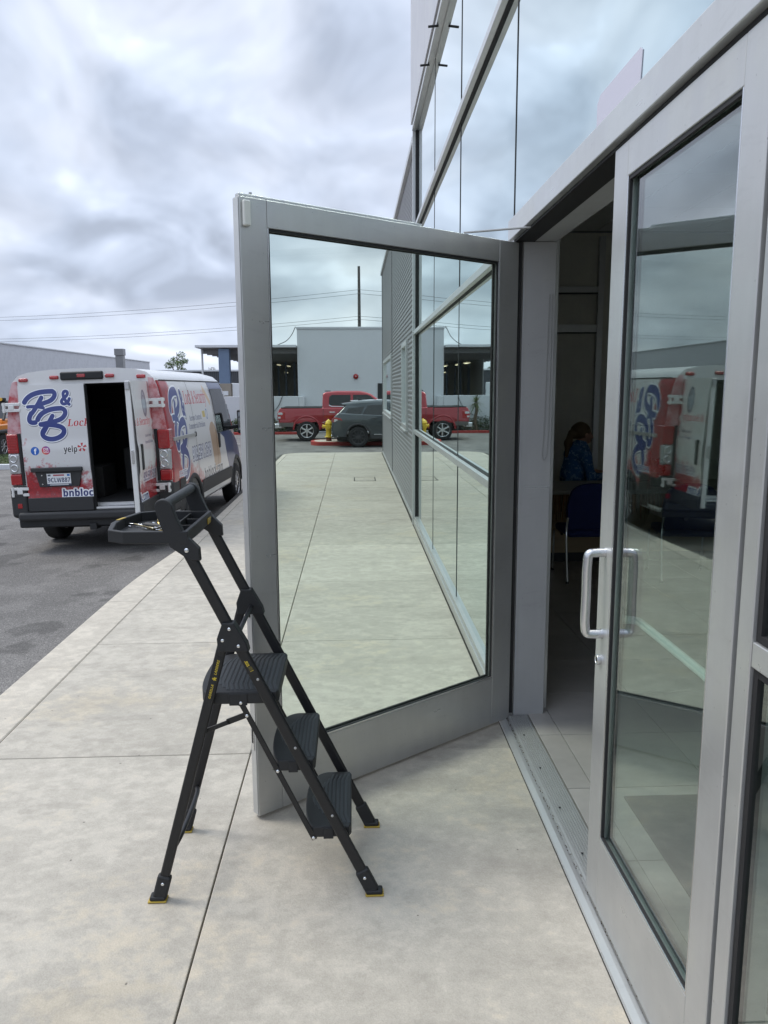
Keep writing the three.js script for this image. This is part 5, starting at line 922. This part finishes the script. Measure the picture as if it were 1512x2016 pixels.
{
  const xs = [[-3.1, 0.42], [-3.75, 0.5], [-4.5, 0.55], [-5.3, 0.5], [-6.2, 0.6], [-7.2, 0.55], [-8.3, 0.6]];
  xs.forEach(([x, r], i) => {
    const s = thing('shrub', 'low leafy shrub in the planting bed at foot of white garden wall', 'shrub', [x, -0.28, -35.9], 'shrubs along the garden wall');
    part('foliage', leafCloud(620, () => inBall(V(0, r * 0.62, 0), V(r, r * 0.75, 0.36)), 0.055, 0.4), M.leaf[[2, 3, 2, 0][i % 4]], s);
    part('stem', [rod(V(0, 0, 0), V(0.1, r * 0.8, 0), 0.015, 6), rod(V(0, 0, 0), V(-0.12, r * 0.8, 0.05), 0.012, 6)], M.bark, s);
  });
  const y = thing('yucca', 'spiky yucca with drooping leaves standing at garden wall', 'yucca', [-4.05, -0.28, -35.7]);
  part('trunk', [tube([V(-0.1, 0, 0), V(0.02, 0.5, 0), V(-0.05, 1.0, 0), V(0, 1.35, 0)], 0.08, 24, 8)], M.bark, y);
  for (let k = 0; k < 90; k++) {
    const a = rr(0, 6.283), el = rr(-1.0, 1.3), L = rr(0.4, 0.68), w = 0.022, d = V(Math.cos(a) * Math.cos(el), Math.sin(el), Math.sin(a) * Math.cos(el)), sd = V(-Math.sin(a), 0, Math.cos(a)), o = V(0, 1.35, 0), pos = [];
    const at = (t) => o.clone().addScaledVector(d, L * t).add(V(0, -0.22 * t * t * L, 0));
    for (let i = 0; i < 4; i++) { const t0 = i / 4, t1 = (i + 1) / 4, w0 = w * (1 - t0 * t0), w1 = w * (1 - t1 * t1), p0 = at(t0), p1 = at(t1); const A = p0.clone().addScaledVector(sd, -w0), B = p0.clone().addScaledVector(sd, w0), C2 = p1.clone().addScaledVector(sd, -w1), D = p1.clone().addScaledVector(sd, w1); for (const q of [A, B, C2, B, D, C2]) pos.push(q.x, q.y, q.z); }
    const g = new THREE.BufferGeometry(); g.setAttribute('position', new THREE.Float32BufferAttribute(pos, 3)); g.computeVertexNormals(); part('leaf', prep(g), M.leaf[k % 3 ? 1 : 3], y);
  }
  const bed = structure('planting_bed'); part('bed_soil', box(-13, -2.4, -0.31, -0.27, -36.3, -35.2), std(C(0.07, 0.055, 0.04), 0.95), bed); part('bed_kerb', rbox(-13, -2.3, -0.31, -0.19, -35.2, -35.05, 0.01), M.redKerb, bed);
}
// ------------------------------------------------------------------ left side: warehouse, grass strip, duct, shed, pole
{
  const wh = thing('warehouse', 'long grey painted block warehouse behind the van', 'building');
  M.block = std(C(0.54, 0.55, 0.58), 0.9, 0, { map: colTex(512, (u, v) => { const row = Math.floor(v * 10), jx = Math.abs(((u * 5 + (row % 2) * 0.5) % 1) - 0.0), jy = (v * 10) % 1; const j = (jx < 0.03 || jy < 0.06) ? 0.93 : 1; const a = fbm(u * 10, v * 10, 10, 4, 4), k = j * (0.92 + 0.18 * (a - 0.5)); return [k, k, k]; }, 2.0) });
  part('wall', metric(box(-26, -18, -0.3, 4.1, -70, 8)), M.block, wh);
  part('parapet_cap', metric(rbox(-26, -17.95, 4.1, 4.17, -70.05, 8, 0.01)), M.stucco, wh);
  for (const z of [-30, -34.6]) part('roof_bracket', [rod(V(-18.1, 4.17, z), V(-18.1, 4.55, z), 0.025), rod(V(-18.1, 4.5, z - 0.2), V(-18.1, 4.5, z + 0.2), 0.02)], M.rimDark, wh);
  part('wall_conduit', [rod(V(-17.93, 2.0, -36), V(-17.93, 3.4, -36), 0.03), rod(V(-17.93, 2.5, -36.6), V(-17.93, 3.2, -36.6), 0.03)], M.rimDark, wh);
  const du = thing('exhaust_duct', 'square grey metal exhaust duct standing behind the van roof', 'duct', [-13.2, -0.3, -45]);
  part('duct_shaft', metric(rbox(-0.21, 0.21, 0, 3.95, -0.21, 0.21, 0.01)), M.corr, du); part('duct_cap', metric(rbox(-0.25, 0.25, 3.955, 4.32, -0.25, 0.25, 0.01)), M.corr, du);
  const sh = thing('storage_shed', 'low dark metal shed with pale roof rail beyond the yard', 'shed');
  const ribs = []; for (let k = 0; k < 60; k++) ribs.push(box(-20.6 + k * 0.2, -20.5 + k * 0.2, -0.3, 3.55, -82, -81.95));
  part('wall', [box(-20.7, -8.5, -0.3, 3.55, -90, -82.001)], std(C(0.055, 0.06, 0.068), 0.7), sh); part('wall_ribs', ribs, std(C(0.07, 0.075, 0.085), 0.6), sh);
  part('roof_rail', [box(-20.8, -8.4, 3.56, 3.72, -90, -81.85)], M.stucco, sh);
  const tk = thing('box_truck', 'white box truck parked behind garden wall beyond blue column', 'truck', [-9.6, -0.3, -56]);
  part('cargo_box', rbox(-1.1, 1.1, 0.9, 2.45, -3, 3, 0.04), M.stucco, tk); part('rear_frame', [rbox(-1.12, 1.12, 0.8, 0.92, 2.9, 3.06, 0.02), rbox(-0.03, 0.03, 0.95, 2.4, 3.0, 3.02, 0.005)], M.rimSilver, tk);
  for (const s of [-1, 1]) wheel(tk, s * 0.9, 0.45, 1.8, 0.45, 0.28, 0.25, 6, M.rimSilver);
  const gs = structure('verge'); part('verge_kerb', metric(rbox(-16, -6.8, -0.31, -0.17, -20.55, -20.4, 0.01)), M.stucco, gs); part('verge_kerb', metric(rbox(-16, -6.8, -0.31, -0.17, -25.1, -24.95, 0.01)), M.stucco, gs);
  part('verge_soil', box(-16, -6.8, -0.31, -0.2, -24.95, -20.55), std(C(0.06, 0.06, 0.03), 0.95), gs);
  const gr = leafCloud(9000, () => V(rr(-14, -6.85), -0.2 + rr(0, 0.10), rr(-24.9, -20.6)), 0.06, 0.18); const gm = mesh('grass', gr, M.leaf[1]); gm.userData.kind = 'stuff'; tag(gm, 'short green grass on the verge left of the van', 'grass');
  const po = thing('utility_pole', 'tall dark utility pole behind white service building', 'pole', [0.52, -0.3, -62]);
  part('shaft', rod(V(0, 0, 0), V(0, 11.4, 0), 0.17, 12, 0.10), std(C(0.09, 0.085, 0.08), 0.85), po);
  for (const y of [9.6, 9.3, 7.6, 7.35]) part('insulator', [rod(V(0, y, 0.1), V(0, y, 0.32), 0.03, 8), new THREE.SphereGeometry(0.07, 8, 6).translate(0, y, 0.34)], M.rimDark, po);
  // spans: pole to the next one out of sight on either side
  [9.6, 9.3, 7.6, 7.35].forEach((y, i) => {
    const w = thing('power_line', ['topmost thin black power line spanning from the pole', 'second black power line close under the topmost', 'third black power line well below the top pair', 'lowest black power line of the two pairs'][i], 'power line');
    const sp = (A, B, sag, n) => { const p = []; for (let k = 0; k <= n; k++) { const t = k / n; p.push(V(mix(A.x, B.x, t), mix(A.y, B.y, t) - sag * 4 * t * (1 - t), mix(A.z, B.z, t))); } return new THREE.TubeGeometry(new THREE.CatmullRomCurve3(p), 60, 0.012, 5); };
    const o = V(0.52, y - 0.3, -61.66); part('span', sp(o, V(-62, y + 0.1, -88), 1.0, 30), M.gasket, w); part('span', sp(o, V(48, y - 0.2, -70), 0.8, 24), M.gasket, w);
  });
}
// ------------------------------------------------------------------ inside the office
{
  M.blueFab = std(C(0.012, 0.022, 0.11), 0.85); M.wood = std(C(0.36, 0.27, 0.16), 0.55, 0, { map: colTex(512, (u, v) => { const a = fbm(u * 3, v * 40, 3, 6, 4), k = 0.85 + 0.3 * (a - 0.5); return [k, k * 0.97, k * 0.92]; }, 1.2) });
  const chair = (x, z, ry, label) => {
    const c = thing('visitor_chair', label, 'chair', [x, 0.02, z], 'visitor chairs before the desk'); c.rotation.y = ry;
    const shell = new THREE.ExtrudeGeometry((() => { const s = new THREE.Shape(); s.moveTo(-0.2, 0.46); s.quadraticCurveTo(-0.26, 0.66, -0.2, 0.80); s.quadraticCurveTo(-0.16, 0.87, 0, 0.87); s.quadraticCurveTo(0.16, 0.87, 0.2, 0.80); s.quadraticCurveTo(0.26, 0.66, 0.2, 0.46); s.closePath(); return s; })(), { depth: 0.035, bevelEnabled: true, bevelSize: 0.012, bevelThickness: 0.012, bevelSegments: 2, curveSegments: 10 });
    { const p = shell.attributes.position; for (let i = 0; i < p.count; i++) p.setZ(i, p.getZ(i) + 0.20 - 0.10 * Math.cos(p.getX(i) * 3) + (p.getY(i) - 0.46) * 0.12); shell.computeVertexNormals(); }
    part('backrest', shell, M.blueFab, c);
    part('seat', rbox(-0.24, 0.24, 0.40, 0.465, -0.24, 0.22, 0.03, 3), M.blueFab, c);
    for (const sx of [-1, 1]) {
      part('leg', tube([V(sx * 0.25, 0.0, -0.24), V(sx * 0.25, 0.22, -0.23), V(sx * 0.25, 0.39, -0.215), V(sx * 0.25, 0.405, -0.19), V(sx * 0.25, 0.405, 0.05)], 0.0115, 30, 10), M.chrome, c);
      part('leg', tube([V(sx * 0.255, 0.0, 0.30), V(sx * 0.25, 0.25, 0.23), V(sx * 0.245, 0.45, 0.185), V(sx * 0.235, 0.58, 0.19)], 0.0115, 30, 10), M.chrome, c);
    }
    part('foot_cap', [[-0.25, -0.24], [0.25, -0.24], [-0.255, 0.30], [0.255, 0.30]].map(([x2, z2]) => new THREE.CylinderGeometry(0.014, 0.015, 0.02, 10).translate(x2, 0.01, z2)), M.black, c);
    return c;
  };
  chair(2.14, -6.9, 0, 'blue visitor chair with chrome legs seen through open doorway');
  chair(3.02, -6.85, -0.12, 'blue visitor chair with chrome legs seen through closed glass leaf');
  const d = thing('desk', 'pale wood reception desk with light top', 'desk', [2.9, 0.02, -7.75]);
  part('desk_top', rbox(-1.55, 1.5, 0.70, 0.735, -0.42, 0.42, 0.006), std(C(0.42, 0.41, 0.38), 0.45), d); part('modesty_panel', metric(rbox(-1.45, 1.45, 0.10, 0.695, 0.28, 0.31, 0.003)), M.wood, d);
  part('plinth', box(-1.45, 1.45, 0.0, 0.098, 0.24, 0.27), M.black, d); part('side_panel', [metric(rbox(-1.48, -1.452, 0.0, 0.695, -0.38, 0.31, 0.003)), metric(rbox(1.452, 1.48, 0.0, 0.695, -0.38, 0.31, 0.003))], M.wood, d);
  const gar = thing('foil_garland', 'copper foil fringe hanging along the desk edge', 'garland', [2.9, 0.62, -7.40]);
  const copper = phys(C(0.42, 0.18, 0.08), 0.18, { metalness: 1, side: THREE.DoubleSide });
  for (let k = 0; k < 150; k++) { const x = -1.3 + k * 0.0145, g = new THREE.PlaneGeometry(0.006, rr(0.16, 0.26), 1, 4); const L = g.parameters.height; g.translate(0, -L / 2, 0).rotateY(rr(-1.2, 1.2)).rotateX(rr(-0.12, 0.02)).rotateZ(rr(-0.1, 0.1)).translate(x, 0.085, rr(0, 0.025)); part('foil_strip', g, copper, gar); }
  const oc = thing('office_chair', 'black mesh office chair behind the desk', 'chair', [2.28, 0.02, -8.55]);
  part('backrest', plate([[-0.23, 0.52], [0.23, 0.52], [0.25, 0.8], [0.19, 1.02], [-0.19, 1.02], [-0.25, 0.8]], 0.03, 0.01, 2).rotateY(Math.PI / 2 + 0.4).rotateZ(0.12).translate(-0.16, 0.0, 0.05), M.black, oc); part('seat', rbox(-0.25, 0.25, 0.44, 0.50, -0.25, 0.25, 0.03, 2), M.black, oc);
  part('column', rod(V(0, 0.1, 0), V(0, 0.44, 0), 0.03), M.black, oc); part('armrest', [tube([V(-0.1, 0.5, 0.28), V(-0.12, 0.62, 0.29), V(0, 0.68, 0.29), V(0.14, 0.66, 0.29)], 0.015, 20, 8)], M.black, oc);
  for (let k = 0; k < 5; k++) part('base_leg', [bar(V(0, 0.09, 0), V(0.3 * Math.cos(k * 1.257), 0.06, 0.3 * Math.sin(k * 1.257)), 0.04, 0.03, V(0, 1, 0)), new THREE.SphereGeometry(0.03, 10, 8).translate(0.3 * Math.cos(k * 1.257), 0.03, 0.3 * Math.sin(k * 1.257))], M.black, oc);
  // person at the desk, facing along +x: one skinned field meshed by marching cubes
  const pe = thing('person', 'person with light brown ponytail in blue patterned shirt seated at desk', 'person', [2.42, 0.02, -8.45]);
  pe.rotation.y = 0.25;
  const bones = [], cap = (ax, ay, az, ra, bx, by, bz, rb) => bones.push([V(ax, ay, az), ra, V(bx, by, bz), rb]);
  cap(0, 0.56, 0, 0.15, 0.03, 0.78, 0, 0.135); cap(0.03, 0.78, 0, 0.14, 0.07, 1.0, 0, 0.14); cap(0.07, 0.98, -0.13, 0.075, 0.07, 0.98, 0.13, 0.075); cap(0.08, 1.02, 0, 0.055, 0.11, 1.12, 0, 0.052);
  for (const s of [-1, 1]) { cap(0.07, 0.985, s * 0.17, 0.062, 0.10, 0.76, s * 0.24, 0.048); cap(0.10, 0.76, s * 0.24, 0.046, 0.36, 0.76, s * 0.20, 0.034); cap(0.02, 0.54, s * 0.09, 0.095, 0.45, 0.53, s * 0.11, 0.065); cap(0.45, 0.53, s * 0.11, 0.062, 0.43, 0.08, s * 0.11, 0.042); cap(0.42, 0.04, s * 0.11, 0.042, 0.58, 0.03, s * 0.11, 0.032); }
  const sdf = (bs, k) => (x, y, z) => { let r = 1e9; for (const [a, ra, b, rb] of bs) { const dx = b.x - a.x, dy = b.y - a.y, dz = b.z - a.z, l = dx * dx + dy * dy + dz * dz; const t = clamp(((x - a.x) * dx + (y - a.y) * dy + (z - a.z) * dz) / l), q = Math.hypot(x - a.x - dx * t, y - a.y - dy * t, z - a.z - dz * t) - mix(ra, rb, t); const h = clamp(0.5 + 0.5 * (r - q) / k); r = mix(r, q, h) - k * h * (1 - h); } return r; };
  const march = (fn, c, half, res) => { const mc = new MarchingCubes(res, M.black, false, false, 90000); mc.isolation = 0; for (let k = 0; k < res; k++) for (let j = 0; j < res; j++) for (let i = 0; i < res; i++) mc.field[i + j * res + k * res * res] = -fn(c.x + (i - res / 2) / (res / 2) * half, c.y + (j - res / 2) / (res / 2) * half, c.z + (k - res / 2) / (res / 2) * half); mc.update(); const n = mc.count; const g = new THREE.BufferGeometry(); g.setAttribute('position', new THREE.BufferAttribute(mc.positionArray.slice(0, n * 3), 3)); g.setAttribute('normal', new THREE.BufferAttribute(mc.normalArray.slice(0, n * 3), 3)); g.scale(half, half, half).translate(c.x, c.y, c.z); return prep(g); };
  const skin = std(C(0.42, 0.24, 0.17), 0.6), shirt = std(0xffffff, 0.85, 0, { map: colTex(512, (u, v) => { const a = step(0.56, 0.62, fbm(u * 26, v * 26, 26, 4, 3)); return [mix(0.03, 0.22, a), mix(0.13, 0.34, a), mix(0.34, 0.52, a)]; }, 0.6) });
  part('body', metric(march(sdf(bones, 0.05), V(0.2, 0.56, 0), 0.66, 64)), shirt, pe);
  const head = [[V(0.115, 1.235, 0), 0.088, V(0.14, 1.205, 0), 0.082], [V(0.17, 1.165, 0), 0.05, V(0.185, 1.15, 0), 0.042], [V(0.235, 1.20, 0), 0.012, V(0.245, 1.175, 0), 0.014], [V(0.12, 1.21, -0.088), 0.018, V(0.115, 1.185, -0.086), 0.014], [V(0.12, 1.21, 0.088), 0.018, V(0.115, 1.185, 0.086), 0.014], [V(0.08, 1.03, 0), 0.05, V(0.11, 1.15, 0), 0.05]];
  part('head', march(sdf(head, 0.02), V(0.13, 1.16, 0), 0.2, 64), skin, pe);
  part('hair', march(sdf([[V(0.095, 1.255, 0), 0.098, V(0.11, 1.245, 0), 0.096], [V(0.04, 1.24, 0), 0.07, V(0.02, 1.22, 0), 0.05], [V(-0.02, 1.23, 0), 0.035, V(-0.06, 1.12, 0.01), 0.04], [V(-0.06, 1.12, 0.01), 0.04, V(-0.075, 0.98, 0.015), 0.02]], 0.03), V(0.02, 1.15, 0), 0.24, 64), std(C(0.11, 0.07, 0.035), 0.6), pe);
  for (const s of [-1, 1]) { const hb = [[V(0.36, 0.765, s * 0.20), 0.026, V(0.43, 0.765, s * 0.185), 0.03]]; [-0.024, -0.008, 0.008, 0.023].forEach((o, i) => { hb.push([V(0.44, 0.768, s * 0.185 + o), 0.009, V(0.48 + 0.006 * (i % 3), 0.772, s * 0.18 + o * 1.2), 0.0085]); hb.push([V(0.48 + 0.006 * (i % 3), 0.772, s * 0.18 + o * 1.2), 0.0085, V(0.51 + 0.006 * (i % 3), 0.758, s * 0.178 + o * 1.25), 0.0075]); }); hb.push([V(0.40, 0.76, s * 0.17), 0.012, V(0.445, 0.758, s * 0.14), 0.0095]); part('hand', march(sdf(hb, 0.008), V(0.44, 0.765, s * 0.185), 0.1, 56), skin, pe); }
  const mt = thing('floor_mat', 'dark grey entrance mat lying on the tiles', 'mat', [0, 0.02, 0]);
  part('mat_pile', metric(rbox(1.13, 2.35, 0.0015, 0.011, -3.0, -1.25, 0.004)), std(C(0.05, 0.052, 0.055), 0.95, 0, { bumpMap: grain, bumpScale: 0.002 }), mt);
  const pp = thing('potted_plant', 'small leafy plant in green pot on the desk', 'plant', [3.05, 0.757, -7.62]);
  part('pot', new THREE.LatheGeometry([[0, 0], [0.045, 0], [0.06, 0.13], [0.066, 0.13], [0.066, 0.145], [0.052, 0.145], [0.05, 0.12], [0, 0.12]].map(([a, b]) => new THREE.Vector2(a, b)), 24), std(C(0.05, 0.10, 0.06), 0.5), pp); part('foliage', leafCloud(90, () => inBall(V(0, 0.2, 0), V(0.08, 0.08, 0.08)), 0.03), M.leaf[1], pp);
  const ps = thing('paper_stack', 'loose white papers on the near end of the desk', 'papers', [1.62, 0.7555, -7.6]);
  for (let k = 0; k < 4; k++) part('sheet', new THREE.BoxGeometry(0.21, 0.0012, 0.297).rotateY(rr(-0.5, 0.5)).translate(rr(-0.06, 0.06), 0.001 + k * 0.0014, rr(-0.05, 0.05)), std(C(0.55, 0.56, 0.55), 0.8), ps);
  const pf = thing('partition_frame', 'dark metal partition frame with transom on the back office wall', 'partition');
  part('post', metric(rbox(1.95, 2.02, 0.02, 3.5, -9.39, -9.33, 0.003)), M.alu, pf); part('post', metric(rbox(2.92, 2.99, 0.02, 3.5, -9.39, -9.33, 0.003)), M.alu, pf);
  part('transom_bar', metric(rbox(2.021, 2.919, 2.40, 2.49, -9.388, -9.335, 0.003)), M.alu, pf); part('transom_bar', metric(rbox(2.021, 2.919, 2.86, 2.93, -9.388, -9.335, 0.003)), M.alu, pf);
  part('frame_gasket', [box(2.021, 2.919, 2.386, 2.3995, -9.38, -9.332), box(2.021, 2.919, 2.8455, 2.8595, -9.38, -9.332)], M.gasket, pf);
  const mo = thing('monitor', 'black computer monitor on the desk past the seated person', 'monitor', [2.98, 0.757, -8.1]);
  mo.rotation.y = 0.3; part('screen_shell', rbox(-0.02, 0.02, 0.12, 0.60, -0.27, 0.27, 0.008), M.black, mo); part('stand', [rbox(0.02, 0.05, 0.01, 0.3, -0.03, 0.03, 0.005), rbox(-0.08, 0.12, 0.0, 0.012, -0.12, 0.12, 0.004)], M.black, mo);
}
scene.traverse((o) => { if (o.isMesh) { o.castShadow = true; o.receiveShadow = true; } });
renderer.render(scene, camera);
